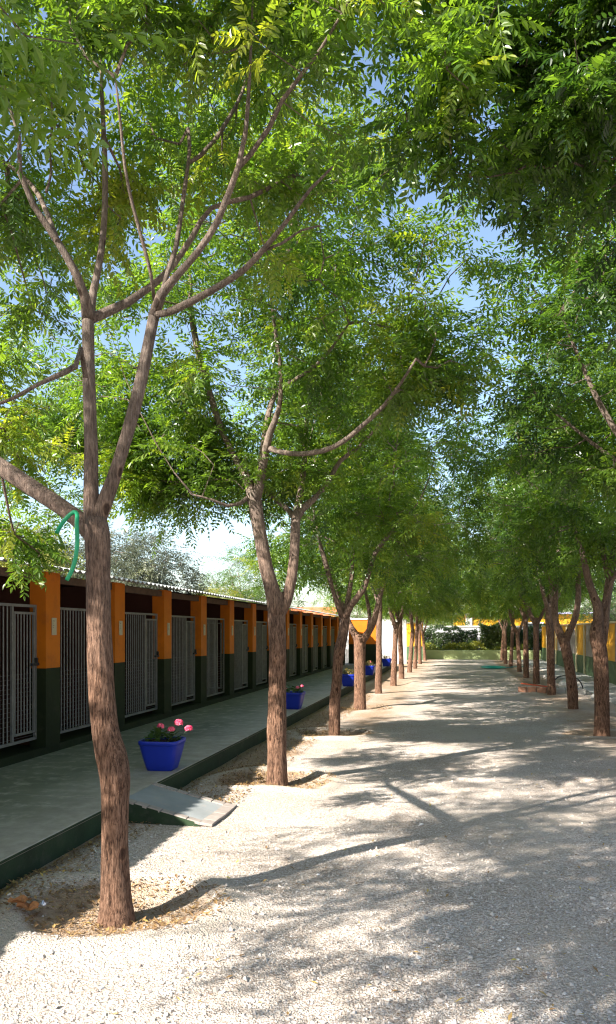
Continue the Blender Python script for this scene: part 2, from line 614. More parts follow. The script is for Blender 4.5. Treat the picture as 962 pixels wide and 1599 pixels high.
def ground_fields(x, y, cheap=False):
    w = np_noise(x, y, 1.9, 3.1)
    h, soil, sand = basins(x, y, 0.30 * w)
    h = h + 0.018 * np_noise(x, y, 0.8, 9.0) + 0.012 * w
    # earthy strip between the kerb and the left row of trees, and round the right row
    strip = np.clip((-1.95 - x + 0.25 * w) / 0.35, 0, 1) * np.clip((y - 7.0 + 0.5 * w) / 0.8, 0, 1)
    kerbside = np.clip((-2.45 - x + 0.3 * w) / 0.3, 0, 1) * 0.8
    row = 0.75 * np.exp(-((x + 1.6) / 0.55) ** 2) * np.clip((y - 8) / 6, 0, 1)
    rowr = 0.7 * np.exp(-((x - 2.35) / 0.7) ** 2) * np.clip((y - 8) / 4, 0, 1)
    soil = np.maximum.reduce([soil, strip, kerbside, row, rowr])
    fade = np.clip((60 - np.hypot(x, y)) / 20, 0, 1)
    patch = np.clip((np_noise(x, y, 0.75, 21.0) + 0.4 * np_noise(x, y, 2.4, 5.0) - 0.05) * 2.2, 0, 1) * 0.55
    sand = np.maximum(sand, patch * np.clip((x + 2.2) / 0.5, 0, 1))
    return h * fade, soil, sand


gx = axis(-2.9, 3.4, 0.055, 500)
gy = np.concatenate([axis(2.6, 13.0, 0.055, 500)])
GX, GY = np.meshgrid(gx, gy)
h, soil, sand = ground_fields(GX, GY)
h = np.where(GX < -2.9, 0, h)
V = np.stack([GX.ravel(), GY.ravel(), h.ravel()], 1)
nx, ny = len(gx), len(gy)
ii = (np.arange(ny - 1)[:, None] * nx + np.arange(nx - 1)[None, :]).ravel()
Q = np.stack([ii, ii + 1, ii + nx + 1, ii + nx], 1)
ground = link("ground", np_mesh("ground", V, Q, M['ground'], attrs={"soil": soil.ravel(), "sand": sand.ravel()}, smooth=True))
ground["kind"] = "structure"


def gz(x, y):
    a, b_, c_ = ground_fields(np.array([x]), np.array([y]))
    return float(a[0])


# loose gravel stones near the camera
def scatter_stones(n):
    d = 2.75 * (3.6 ** (RNG.random(n) ** 1.15))
    t = RNG.uniform(-0.47, 0.47, n)
    xc = d * t
    x = xc * CO - d * SI
    y = xc * SI + d * CO
    k = (x > -2.70) & (x < 3.3)
    x, y, d = x[k], y[k], d[k]
    h, soil, sand = ground_fields(x, y)
    keep = RNG.random(len(x)) > np.clip(soil * 0.85 + sand * 0.8, 0, 0.93)
    x, y, h = x[keep], y[keep], h[keep]
    n = len(x)
    oc = np.array([(1, 0, 0), (-1, 0, 0), (0, 1, 0), (0, -1, 0), (0, 0, 1), (0, 0, -1)], float)
    T = np.repeat(oc[None], n, 0) + RNG.normal(0, 0.28, (n, 6, 3))
    s = np.clip(RNG.lognormal(math.log(0.0037), 0.5, n), 0.002, 0.017)
    T *= s[:, None, None] * np.stack([RNG.uniform(0.8, 1.4, n), RNG.uniform(0.8, 1.2, n), RNG.uniform(0.5, 0.9, n)], 1)[:, None, :]
    a = RNG.uniform(0, 6.28, n)
    ca, sa = np.cos(a), np.sin(a)
    X = T[:, :, 0] * ca[:, None] - T[:, :, 1] * sa[:, None]
    Y = T[:, :, 0] * sa[:, None] + T[:, :, 1] * ca[:, None]
    P = np.stack([X + x[:, None], Y + y[:, None], T[:, :, 2] + (h + s * 0.25)[:, None]], 2).reshape(-1, 3)
    F = np.array([(0, 2, 4), (2, 1, 4), (1, 3, 4), (3, 0, 4), (2, 0, 5), (1, 2, 5), (3, 1, 5), (0, 3, 5)])
    Q = (F[None] + (np.arange(n) * 6)[:, None, None]).reshape(-1, 3)
    tint = np.repeat(np.clip(RNG.normal(0.5, 0.24, n), 0, 1), 6)
    return np_mesh("gravel", P, Q, M['stone'], attrs={"tint": tint})


gravel = link("gravel", scatter_stones(47000))
gravel["kind"] = "stuff"
tag(gravel, "loose pale grey gravel stones covering the path", "gravel")


def scatter_litter():
    xs, ys = [], []
    for bx, by in list(zip(LEFT_X, LEFT_Y))[1:5]:
        n = 1100
        r = np.sqrt(RNG.random(n)) * 0.62
        a = RNG.uniform(0, 6.28, n)
        xs.append(bx + r * np.cos(a)); ys.append(by + 0.08 + r * np.sin(a) * 0.8)
    n = 5200
    xs.append(RNG.uniform(-2.72, -2.0, n)); ys.append(6.8 + 12 * RNG.random(n) ** 1.3)
    n = 900
    xs.append(-2.72 + 0.3 * RNG.random(n) ** 2); ys.append(RNG.uniform(3.8, 6.0, n))
    n = 560
    xs.append(RNG.uniform(-1.6, 3.0, n)); ys.append(2.7 + 12 * RNG.random(n) ** 1.4)
    x, y = np.concatenate(xs), np.concatenate(ys)
    h, _, _ = ground_fields(x, y)
    n = len(x)
    T = np.array([(0, 0, 0), (0.45, 0.22, 0.07), (1, 0, 0.02), (0.45, -0.22, 0.07)])
    s = RNG.uniform(0.018, 0.045, n)
    a = RNG.uniform(0, 6.28, n)
    til = RNG.normal(0, 0.35, n)
    L = T[None] * s[:, None, None]
    zz = L[:, :, 2] + L[:, :, 0] * np.abs(np.sin(til))[:, None]
    X = L[:, :, 0] * np.cos(a)[:, None] - L[:, :, 1] * np.sin(a)[:, None] + x[:, None]
    Y = L[:, :, 0] * np.sin(a)[:, None] + L[:, :, 1] * np.cos(a)[:, None] + y[:, None]
    P = np.stack([X, Y, zz + (h + 0.008)[:, None]], 2).reshape(-1, 3)
    Q = np.arange(n * 4).reshape(-1, 4)
    t = np.clip(RNG.normal(0.33, 0.2, n), 0, 1)
    t[-560:] = RNG.uniform(0.25, 1.0, 560)
    return np_mesh("leaf_litter", P, Q, M['litter'], attrs={"tint": np.repeat(t, 4)})


litter = link("leaf_litter", scatter_litter())
litter["kind"] = "stuff"
tag(litter, "small fallen brown and yellow leaves round the trunks and along the kerb", "leaf litter")

# ------------------------------------------------------------------ walkway with kerb
WZ = 0.19
mb = MB()
mb.box(-4.9, -2.765, -5.0, 34.0, -0.3, WZ - 0.03)
walkway = mb.obj("walkway", M['kerb_green'])
walkway["kind"] = "structure"
cuts = [-5.0, -1.6, 2.2, 6.02, 9.9, 13.8, 17.7, 21.6, 25.5, 29.6, 34.0]
for a, b_ in zip(cuts[:-1], cuts[1:]):
    mb = MB()
    mb.box(-4.75, -2.755, a + 0.004, b_ - 0.004, WZ - 0.03, WZ, 0, 0.006)
    me = mb.mesh("slab", [M['walk'], M['kerb_green']])
    for p in me.polygons:
        if p.normal.x > 0.9:
            p.material_index = 1
    link("slab", me, walkway)

# ------------------------------------------------------------------ kennel building
kennel = thing("kennel_building", "long row of kennels with orange and green pillars and barred gates", "kennels", (-4.6, 8.0, 0))
KX, KY = -4.6, 8.0


def kp(mbx, name, mats):
    for k, v in enumerate(mbx.v):
        mbx.v[k] = (v[0] - KX, v[1] - KY, v[2])
    return mbx.obj(name, mats, kennel)


PITCH = 1.795
P0 = 8.01
BAYS = range(-6, 14)


def drop(y):
    return -0.0062 * (y - 8.0)


mb = MB()
mb.box(-7.5, -4.615, P0 - 7 * PITCH, P0 + 13 * PITCH + 0.32, 0.0, 0.275)
kp(mb, "plinth", M['green'])
mb = MB()
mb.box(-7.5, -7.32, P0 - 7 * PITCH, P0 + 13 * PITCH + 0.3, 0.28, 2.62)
kp(mb, "back_wall", M['inner_shade'])

bar_me = MB()
bar_me.tube([(0, 0, 0), (0, 0, 1.52)], [0.0095] * 2, 6, 0, False)
bar_mesh = bar_me.mesh("bar", M['galv'])
sbar_me = MB()
sbar_me.tube([(0, 0, 0), (0, 0, 1.34)], [0.0085] * 2, 6, 0, False)
sbar_mesh = sbar_me.mesh("bar", M['galv'])

for k in range(-7, 14):
    y0 = P0 + k * PITCH
    dz = drop(y0)
    mb = MB()
    top = 2.275 + dz
    mb.box(-4.80, -4.6, y0, y0 + 0.32, 1.172 + dz, top, 0)
    mb.box(-4.80, -4.6, y0, y0 + 0.32, 0.275, 1.172 + dz, 1)
    mb.v = [(v[0] - KX, v[1] - KY, v[2]) for v in mb.v]
    pil = mb.obj("pillar", [M['orange'], M['green']], kennel)
    if k in (-1, 0, 1, 2):
        pil["label"] = "orange and green pillar with a small cream plaque"
    mb = MB()
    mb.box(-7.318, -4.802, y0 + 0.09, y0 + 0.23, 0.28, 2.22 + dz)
    kp(mb, "partition_wall", M['inner_shade'])
    # plaque
    if k > -7:
        mb = MB()
        zc = 1.66 + dz
        yc = y0 + 0.17
        mb.box(-4.597, -4.588, yc - 0.052, yc + 0.052, zc - 0.11, zc + 0.09, 0, 0.003)
        for j, (u, w) in enumerate(((0.055, 0.035), (0.030, 0.012), (0.005, 0.028), (-0.02, 0.02))):
            mb.box(-4.5879, -4.587, yc - 0.035, yc - 0.035 + w, zc + u - 0.006, zc + u + 0.004, 1)
        mb.v = [(v[0] - KX, v[1] - KY, v[2]) for v in mb.v]
        mb.obj("plaque", [M['plaque'], M['ink']], kennel)

for k in BAYS:
    ya = P0 + (k - 1) * PITCH + 0.325
    yb = P0 + k * PITCH - 0.005
    dz = drop(yb)
    zt, zb = 1.895 + dz, 0.365 + dz * 0.8
    gx_ = -4.725
    door_w = 0.46
    mb = MB()
    x0, x1 = gx_ - 0.014, gx_ + 0.014
    mb.box(x0, x1, ya, yb, zt - 0.03, zt, 0)
    mb.box(x0, x1, ya, yb, zb, zb + 0.03, 0)
    mb.box(x0, x1, ya, ya + 0.028, zb + 0.03, zt - 0.03, 0)
    mb.box(x0, x1, yb - 0.028, yb, zb + 0.03, zt - 0.03, 0)
    mb.box(x0, x1, yb - 0.028 - door_w, yb - door_w, zb + 0.03, zt - 0.03, 0)
    gate = kp(mb, "gate", M['galv'])
    nb = 12
    span = (yb - 0.028 - door_w) - (ya + 0.028)
    sc = (zt - zb - 0.06) / 1.52
    for i in range(nb):
        b_ = link("bar", bar_mesh, gate, (gx_ - KX, ya + 0.028 + span * (i + 1) / (nb + 1) - KY, zb + 0.03))
        b_.scale = (1, 1, sc)
    # door leaf
    d0, d1 = yb - 0.028 - door_w + 0.036, yb - 0.036
    opened = (k == 4)
    mb = MB()
    dzt, dzb = zt - 0.085, zb + 0.085
    w = d1 - d0
    for (a0, a1, c0, c1) in ((0, w, dzt - 0.026, dzt), (0, w, dzb, dzb + 0.026), (0, 0.024, dzb + 0.026, dzt - 0.026), (w - 0.024, w, dzb + 0.026, dzt - 0.026)):
        mb.box(-0.012, 0.012, a0, a1, c0, c1)
    if opened:
        mb.v = [(-v[1] + gx_ - 0.04 - KX, v[0] + d1 + 0.01 - KY, v[2]) for v in mb.v]
        door = mb.obj("gate_door", M['galv'], kennel)
        door["label"] = "barred gate door swung open into its kennel"
    else:
        mb.v = [(v[0] + gx_ + 0.004 - KX, v[1] + d0 - KY, v[2]) for v in mb.v]
        door = mb.obj("gate_door", M['galv'], kennel)
    for i in range(5):
        u = 0.024 + (w - 0.048) * (i + 1) / 6
        loc = (gx_ - 0.04 - u - KX, d1 + 0.01 - KY, dzb + 0.02) if opened else (gx_ + 0.004 - KX, d0 + u - KY, dzb + 0.02)
        b_ = link("bar", sbar_mesh, door, loc)
        b_.scale = (1, 1, (dzt - dzb - 0.04) / 1.34)
    if not opened:
        mb = MB()
        zc = 1.22 + dz
        mb.box(gx_ + 0.018 - KX, gx_ + 0.045 - KX, d1 - 0.10 - KY, d1 + 0.05 - KY, zc - 0.014, zc + 0.014)
        mb.box(gx_ + 0.02 - KX, gx_ + 0.05 - KX, d1 - 0.02 - KY, d1 + 0.005 - KY, zc + 0.0145, zc + 0.075)
        mb.obj("latch", M['iron'], door)
    if -3 < k <= 5:
        # welded mesh behind the lower half of the bars
        mb = MB()
        z = zb + 0.05
        while z < 1.15:
            mb.box(gx_ - 0.022, gx_ - 0.019, ya + 0.02, yb - 0.02, z, z + 0.003)
            z += 0.05
        kp(mb, "wire_mesh", M['galv'])["kind"] = "stuff"

# roof of corrugated sheets rising to the back, with a dark beam under the eave
EX = -4.36
yy = P0 - 7 * PITCH - 0.2
yend = P0 + 13 * PITCH + 0.6
ns = 20
sw = (yend - yy) / ns
for s in range(ns):
    y0, y1 = yy + s * sw, yy + (s + 1) * sw + 0.05
    lift = 0.004 * (s % 2)
    n = 8 * 13
    top, bot = [], []
    mbs = MB()
    rows = [(EX, 0.0), (-5.5, 0.17 * 1.14), (-7.62, 0.17 * 3.26)]
    for (x, dzr) in rows:
        for i in range(n + 1):
            y = y0 + (y1 - y0) * i / n
            z = 2.285 + drop(y) + dzr + lift + 0.014 * math.copysign(abs(math.cos(y * 2 * math.pi / 0.152)) ** 0.6, math.cos(y * 2 * math.pi / 0.152))
            mbs.v.append((x - KX, y - KY, z + 0.012))
            mbs.v.append((x - KX, y - KY, z - 0.002))
    W = 2 * (n + 1)
    for r in range(2):
        for i in range(n):
            a = r * W + 2 * i
            mbs.f.append((a, a + W, a + W + 2, a + 2))
            mbs.f.append((a + 1, a + 3, a + W + 3, a + W + 1))
    for i in range(n):
        mbs.f.append((2 * i, 2 * i + 2, 2 * i + 3, 2 * i + 1))
    mbs.m = [0] * len(mbs.f)
    mbs.s = [False] * len(mbs.f)
    mbs.obj("roof_sheet", M['sheet'], kennel)
for k in range(-6, 14):
    ya = P0 + (k - 1) * PITCH + 0.32
    yb = P0 + k * PITCH
    mb = MB()
    z = 2.262 + drop(yb)
    mb.box(-4.72, -4.64, ya + 0.002, yb - 0.002, z - 0.09, z)
    kp(mb, "eave_beam", M['timber'])

# cross wall closing the row, facing the camera
mb = MB()
mb.box(-4.598, -3.42, 32.7, 32.9, 1.03, 2.08, 0)
mb.box(-4.598, -3.42, 32.7, 32.9, 0.19, 1.03, 1)
mb.box(-4.598, -3.40, 32.66, 32.94, 2.082, 2.14, 2)
mb.v = [(v[0] - KX, v[1] - KY, v[2]) for v in mb.v]
mb.obj("end_wall", [M['orange'], M['green'], M['white']], kennel)["label"] = "orange and green wall closing the kennel row with a white cap"

# ------------------------------------------------------------------ ramp
rp = thing("concrete_ramp", "short grey concrete ramp with terracotta tile edges beside the nearest tree", "ramp", (-2.75, 6.35, 0))
mb = MB()
y0, y1 = -0.36, 0.36
prof = [(0.0, WZ - 0.002), (0.66, 0.030)]
v = []
for y in (y0, y1):
    v += [(0.0, y, -0.1), (0.0, y, WZ - 0.001), (0.68, y, 0.028), (0.68, y, -0.1)]
mb.add(v, [(0, 1, 2, 3)[::-1], (4, 5, 6, 7), (1, 5, 6, 2)[::-1], (3, 2, 6, 7), (0, 4, 5, 1)])
o = mb.obj("ramp_slab", [M['concrete'], M['kerb_green']], rp)
for p in o.data.polygons:
    if abs(p.normal.y) > 0.8:
        p.material_index = 1
slope = math.atan2(WZ - 0.029, 0.68)
tile = MB()
tile.box(-0.055, 0.055, -0.06, 0.06, -0.012, 0.012, 0, 0.003)
M['edge_tile'] = painted('worn_edge_tile', (0.29, 0.25, 0.225), 0.15, 0.85, 8.0, (0.25, 0.20, 0.17))
tile_me = tile.mesh("edge_tile", M['edge_tile'])
for yy_ in (y0 + 0.035, y1 - 0.035):
    for i in range(6):
        u = 0.055 + i * 0.114
        t_ = link("edge_tile", tile_me, rp, (u, yy_, WZ - 0.004 - u * math.tan(slope) + random.uniform(0, 0.002)))
        t_.rotation_euler = (0, slope, random.uniform(-0.02, 0.02))
        t_.scale = (1, 0.58, 1)
for i in range(6):
    t_ = link("edge_tile", tile_me, rp, (0.735 + random.uniform(-0.006, 0.006), y0 + 0.06 + i * 0.121, 0.018 + random.uniform(0, 0.003)))
    t_.rotation_euler = (random.uniform(-0.02, 0.02), 0.12, random.uniform(-0.04, 0.04))

# ------------------------------------------------------------------ planters
def leaf_cards(n, rx, ry, z0, z1, size, rng):
    """rounded plant leaves on a low dome"""
    T = np.array([(0, 0, 0), (0.35, 0.4, 0.08), (0.8, 0.42, 0.1), (1.05, 0, 0.02), (0.8, -0.42, 0.1), (0.35, -0.4, 0.08)])
    a = rng.uniform(0, 6.28, n)
    r = np.sqrt(rng.random(n))
    P = np.stack([rx * r * np.cos(a), ry * r * np.sin(a), z0 + (z1 - z0) * (1 - r ** 2) * rng.uniform(0.5, 1, n)], 1)
    yaw = a + rng.normal(0, 0.8, n)
    pit = rng.normal(0.15, 0.45, n)
    s = size * rng.uniform(0.6, 1.2, n)
    D = np.stack([np.cos(yaw) * np.cos(pit), np.sin(yaw) * np.cos(pit), np.sin(pit)], 1)
    S = np.stack([-np.sin(yaw), np.cos(yaw), np.zeros(n)], 1)
    U = np.cross(D, S)
    Rm = np.stack([D, S, U], 2)
    Vv = np.einsum('nij,mj->nmi', Rm, T) * s[:, None, None] + P[:, None]
    q = np.array([(0, 1, 2, 3), (0, 3, 4, 5)])
    Qq = (q[None] + (np.arange(n) * 6)[:, None, None]).reshape(-1, 4)
    return Vv.reshape(-1, 3), Qq, np.repeat(np.clip(rng.normal(0.45, 0.25, n), 0, 1), 6)


def planter(x, y, label, plant, heads, seed, rot=0.0, size=1.0):
    rng = np.random.default_rng(seed)
    t = thing("flower_planter", label, "planter", (x, y, WZ), "blue planters along the walkway")
    t.rotation_euler = (0, 0, rot)
    t.scale = (size, size, size)
    mb = MB()
    prof = [(0.128, 0.0), (0.134, 0.004), (0.150, 0.06), (0.168, 0.13), (0.184, 0.20), (0.195, 0.255), (0.198, 0.262), (0.204, 0.264), (0.206, 0.300), (0.202, 0.305), (0.190, 0.304), (0.186, 0.285), (0.182, 0.262)]
    n = 40
    for r, z in prof:
        for i in range(n):
            a = 2 * math.pi * (i + 0.5) / n
            ca, sa = math.cos(a), math.sin(a)
            k = (abs(ca) ** 7 + abs(sa) ** 7) ** (-1 / 7)
            mb.v.append((r * k * ca, r * k * sa, z))
    for j in range(len(prof) - 1):
        for i in range(n):
            i2 = (i + 1) % n
            mb.f.append((j * n + i, j * n + i2, (j + 1) * n + i2, (j + 1) * n + i))
    mb.f.append(tuple(reversed(range(n))))
    mb.m = [0] * len(mb.f)
    mb.s = [True] * (len(mb.f) - 1) + [False]
    mb.obj("pot", M['pot'], t)
    mb = MB()
    g = 9
    for j in range(g):
        for i in range(g):
            mb.v.append((-0.183 + 0.366 * i / (g - 1), -0.183 + 0.366 * j / (g - 1), 0.272 + 0.012 * rng.random()))
    mb.f = [(j * g + i, j * g + i + 1, (j + 1) * g + i + 1, (j + 1) * g + i) for j in range(g - 1) for i in range(g - 1)]
    mb.m = [0] * len(mb.f)
    mb.s = [False] * len(mb.f)
    mb.obj("soil", M['soil'], t)
    if plant == 'geranium':
        Vv, Qq, ti = leaf_cards(150, 0.18, 0.16, 0.285, 0.43, 0.058, rng)
        mat = M['geranium_leaf']
    else:
        Vv, Qq, ti = leaf_cards(150, 0.18, 0.18, 0.285, 0.46, 0.05, rng)
        mat = M['dry_plant']
    f = link("foliage", np_mesh("foliage", Vv, Qq, mat, attrs={"tint": ti}), t)
    f["kind"] = "stuff"
    for (hx, hy, hz, hr) in heads:
        mb = MB()
        mb.tube([(hx * 0.3, hy * 0.3, 0.28), (hx * 0.8, hy * 0.8, 0.28 + (hz - 0.28) * 0.6), (hx, hy, hz)], [0.0035, 0.003, 0.003], 5)
        st = mb.obj("stem", M['geranium_leaf'], t)
        nn = 42
        d = rng.normal(0, 1, (nn, 3))
        d /= np.linalg.norm(d, axis=1)[:, None]
        d[:, 2] = np.abs(d[:, 2]) * 1.0 - 0.25
        side = np.cross(d, rng.normal(0, 1, (nn, 3)))
        side /= np.linalg.norm(side, axis=1)[:, None]
        up = np.cross(side, d)
        c = np.array([hx, hy, hz]) + d * hr * 0.75
        s = hr * 0.42
        Vv = np.stack([c - side * s, c - up * s + d * s * 0.3, c + side * s, c + up * s + d * s * 0.3], 1).reshape(-1, 3)
        Qq = np.arange(nn * 4).reshape(-1, 4)
        link("flower_head", np_mesh("flower_head", Vv, Qq, M['petal'], attrs={"tint": np.repeat(rng.random(nn), 4)}), st)
    return t


planter(-2.96, 7.42, "blue square planter with four pink geranium heads, the one nearest the ramp", 'geranium',
        [(0.0, -0.06, 0.445, 0.042), (0.17, 0.0, 0.475, 0.052), (0.12, -0.09, 0.415, 0.042), (0.29, -0.05, 0.425, 0.046)], 1, 0.06)
planter(-2.93, 13.6, "blue planter with low geraniums seen just right of the second tree from the front", 'geranium',
        [(0.10, -0.06, 0.39, 0.04), (0.16, 0.04, 0.41, 0.035), (-0.12, -0.05, 0.36, 0.03)], 2, -0.03)
planter(-2.74, 19.45, "blue planter with dry yellowish plant between the third and fourth trees", 'dry', [], 3, 0.04)
planter(-2.78, 24.4, "blue planter with dry plant in front of the orange end wall", 'dry', [(0.05, 0.0, 0.42, 0.03)], 4)
planter(-2.78, 30.6, "farthest blue planter on the walkway, in front of the white wall", 'dry', [], 5, 0.05)

# ------------------------------------------------------------------ leaves and trees
def leaf_template(rng, pairs, near):
    V_, Q_ = [], []
    def rz(x):
        return -0.30 * x * x + 0.05 * x
    for k in range(2):
        a, b_ = k / 2, (k + 1) / 2
        i = len(V_)
        w0, w1 = 0.011 * (1 - a * 0.7), 0.011 * (1 - b_ * 0.7)
        V_ += [(a, -w0, rz(a)), (b_, -w1, rz(b_)), (b_, w1, rz(b_)), (a, w0, rz(a))]
        Q_.append((i, i + 1, i + 2, i + 3))
    xs = np.linspace(0.22, 0.93, pairs)
    items = [(x, s) for x in xs for s in (-1, 1)] + [(1.0, 0)]
    for x, s in items:
        L = (0.24 - 0.10 * abs(x - 0.55)) * rng.uniform(0.82, 1.15)
        W = L * 0.19
        ang = s * rng.uniform(0.85, 1.2) if s else rng.uniform(-0.15, 0.15)
        drp = rng.uniform(0.15, 0.75)
        d = np.array([math.cos(ang) * math.cos(drp), math.sin(ang) * math.cos(drp), -math.sin(drp)])
        sd = np.array([-math.sin(ang), math.cos(ang), rng.uniform(-0.45, 0.45)])
        sd /= np.linalg.norm(sd)
        n = np.cross(d, sd)
        o = np.array([x + rng.uniform(-0.015, 0.015), 0, rz(x)])
        i = len(V_)
        if near:
            pts = [(0, 0, 0), (0.30, 1.0, 0.35), (0.66, 0.78, 0.25), (1, 0, -0.3), (0.66, -0.78, 0.25), (0.30, -1.0, 0.35)]
            V_ += [tuple(o + d * (u * L) + sd * (v_ * W) + n * (w_ * W)) for u, v_, w_ in pts]
            Q_ += [(i, i + 3, i + 2, i + 1), (i, i + 5, i + 4, i + 3)]
        else:
            pts = [(0, 0, 0), (0.42, 1.0, 0.35), (1, 0, -0.2), (0.42, -1.0, 0.35)]
            V_ += [tuple(o + d * (u * L) + sd * (v_ * W) + n * (w_ * W)) for u, v_, w_ in pts]
            Q_.append((i, i + 3, i + 2, i + 1))
    return np.array(V_), np.array(Q_)


TPL = {}
for near, pairs in ((True, 7), (False, 6), ('bush', 4)):
    r_ = np.random.default_rng(5)
    TPL[near] = [leaf_template(r_, pairs, near is True) for _ in range(4)]


def orient(D, rng, jit=0.35):
    n = len(D)
    D = D / np.linalg.norm(D, axis=1)[:, None]
    U = np.array([0, 0, 1.0])[None] + rng.normal(0, jit, (n, 3))
    S = np.cross(U, D)
    S /= np.linalg.norm(S, axis=1)[:, None] + 1e-9
    U = np.cross(D, S)
    return np.stack([D, S, U], 2)


def frustums(p0, p1, r0, r1):
    n = len(p0)
    d = p1 - p0
    L = np.linalg.norm(d, axis=1)[:, None] + 1e-9
    d = d / L
    ref = np.where(np.abs(d[:, 2:3]) < 0.9, np.array([[0, 0, 1.0]]), np.array([[1.0, 0, 0]]))
    u = np.cross(d, ref)
    u /= np.linalg.norm(u, axis=1)[:, None]
    w = np.cross(d, u)
    Vv = np.empty((n, 8, 3))
    for k in range(4):
        a = k * math.pi / 2
        o = u * math.cos(a) + w * math.sin(a)
        Vv[:, k] = p0 + o * r0[:, None]
        Vv[:, 4 + k] = p1 + o * r1[:, None]
    q = np.array([(k, (k + 1) % 4, 4 + (k + 1) % 4, 4 + k) for k in range(4)])
    Qq = (q[None] + (np.arange(n) * 8)[:, None, None]).reshape(-1, 4)
    return Vv.reshape(-1, 3), Qq


def build_crown(name, skel, blobs, seed, near, leafmat, per_tip=8, leaf_len=0.30, tint=0.0, holes=0.12, minz=None):
    """twigs grown from the limbs to the tips in the crown volume, pinnate leaves on each twig; skel (n,4)"""
    rng = np.random.default_rng(seed)
    tips = []
    for (cx, cy, cz, rx, ry, rz, n) in blobs:
        got = 0
        tries = 0
        while got < n and tries < n * 12:
            tries += 1
            v = rng.normal(0, 1, 3)
            v /= np.linalg.norm(v)
            rr = rng.random() ** 0.42
            p = np.array([cx, cy, cz]) + v * rr * np.array([rx, ry, rz])
            if mnoise.noise(Vector((p[0] * 1.5 + seed * 3.1, p[1] * 1.5, p[2] * 1.9))) + 0.5 * mnoise.noise(Vector((p[0] * 3.4, p[1] * 3.4 + seed, p[2] * 4.0))) < holes - 0.12 * (1 - rr):
                continue
            tips.append(p)
            got += 1
    tips = np.array(tips)
    S = skel[:, :3]
    d0 = np.min(np.linalg.norm(tips[:, None] - S[None], axis=2), axis=1)
    order = np.argsort(d0)
    nodes = list(S)
    rootlen = [0.0] * len(S)
    par = [-1] * len(S)
    arr = np.zeros((len(S) + len(tips) * 3, 3))
    arr[:len(S)] = S
    cost = np.zeros(len(arr))
    N = len(S)
    parent = np.full(len(arr), -1)
    tipnode = []
    for t in order:
        q = tips[t]
        dd = np.linalg.norm(arr[:N] - q, axis=1) + 0.45 * cost[:N] + 0.35 * np.clip(arr[:N, 2] - q[2], 0, 9)
        j = int(np.argmin(dd))
        p = arr[j]
        L = np.linalg.norm(q - p)
        m = 2 if L > 0.25 else 1
        prev = j
        sag = rng.normal(0, 0.07, 3) * L
        sag[2] -= 0.06 * L
        for k in range(1, m + 1):
            f = k / m
            pt = p + (q - p) * f + sag * math.sin(math.pi * f)
            arr[N] = pt
            cost[N] = cost[prev] + np.linalg.norm(pt - arr[prev])
            parent[N] = prev
            prev = N
            N += 1
        tipnode.append(prev)
    cnt = np.zeros(N)
    for t in tipnode:
        cnt[t] += 1
    for i in range(N - 1, len(S) - 1, -1):
        if parent[i] >= 0:
            cnt[parent[i]] += cnt[i]
    ids = np.arange(len(S), N)
    pa = parent[ids]
    rad = 0.0030 * np.clip(cnt, 1, None) ** 0.42
    rs = rad[pa].copy()
    isroot = pa < len(S)
    rs[isroot] = np.minimum(rad[ids][isroot] * 1.5, 0.03)
    TV, TQ = frustums(arr[pa], arr[ids], np.minimum(rs, rad[ids] * 1.6), rad[ids])
    # leaves
    tn = np.array(tipnode)
    q, p = arr[tn], arr[parent[tn]]
    ax = q - p
    ax /= np.linalg.norm(ax, axis=1)[:, None] + 1e-9
    K = per_tip
    n = len(tn) * K
    Q_ = np.repeat(q, K, 0)
    A_ = np.repeat(ax, K, 0)
    u = np.tile(np.arange(K) / (K - 1), len(tn)) * rng.uniform(0.7, 1.2, n)
    az = np.tile(np.arange(K) * 2.4, len(tn)) + np.repeat(rng.uniform(0, 6.28, len(tn)), K)
    ref = np.where(np.abs(A_[:, 2:3]) < 0.9, np.array([[0, 0, 1.0]]), np.array([[1.0, 0, 0]]))
    e1 = np.cross(A_, ref)
    e1 /= np.linalg.norm(e1, axis=1)[:, None]
    e2 = np.cross(A_, e1)
    D = A_ * rng.uniform(0.2, 0.9, n)[:, None] + e1 * np.cos(az)[:, None] + e2 * np.sin(az)[:, None]
    D[:, 2] *= 0.55
    D[:, 2] -= rng.uniform(0.0, 0.3, n)
    pos = Q_ - A_ * (u * 0.22)[:, None]
    Rm = orient(D, rng)
    sc = leaf_len * rng.uniform(0.65, 1.2, n)
    clump = np.array([mnoise.noise(Vector(tuple(c * 1.1 + seed))) for c in q])
    base_t = np.repeat(0.42 + tint + 0.42 * clump + rng.normal(0, 0.10, len(tn)), K) + rng.normal(0, 0.10, n)
    base_t = np.clip(base_t, 0, 0.93)
    base_t[rng.random(n) < 0.0003] = 0.97
    LV, LQ, LT = [], [], []
    off = 0
    which = rng.integers(0, 4, n)
    for w in range(4):
        k = which == w
        T, q4 = TPL[near][w]
        m = int(k.sum())
        Vv = np.einsum('nij,mj->nmi', Rm[k], T) * sc[k][:, None, None] + pos[k][:, None]
        LV.append(Vv.reshape(-1, 3))
        LQ.append((q4[None] + (np.arange(m) * len(T))[:, None, None]).reshape(-1, 4) + off)
        LT.append(np.repeat(base_t[k], len(T)))
        off += m * len(T)
    nl = sum(len(x) for x in LQ)
    Vall = np.concatenate(LV + [TV])
    Qall = np.concatenate(LQ + [TQ + off])
    tint_ = np.concatenate(LT + [np.zeros(len(TV))])
    mi = np.concatenate([np.zeros(nl), np.ones(len(TQ))]).astype(int)
    return np_mesh(name, Vall, Qall, [leafmat, M['bark']], mi, {"tint": tint_})


NT = [0]


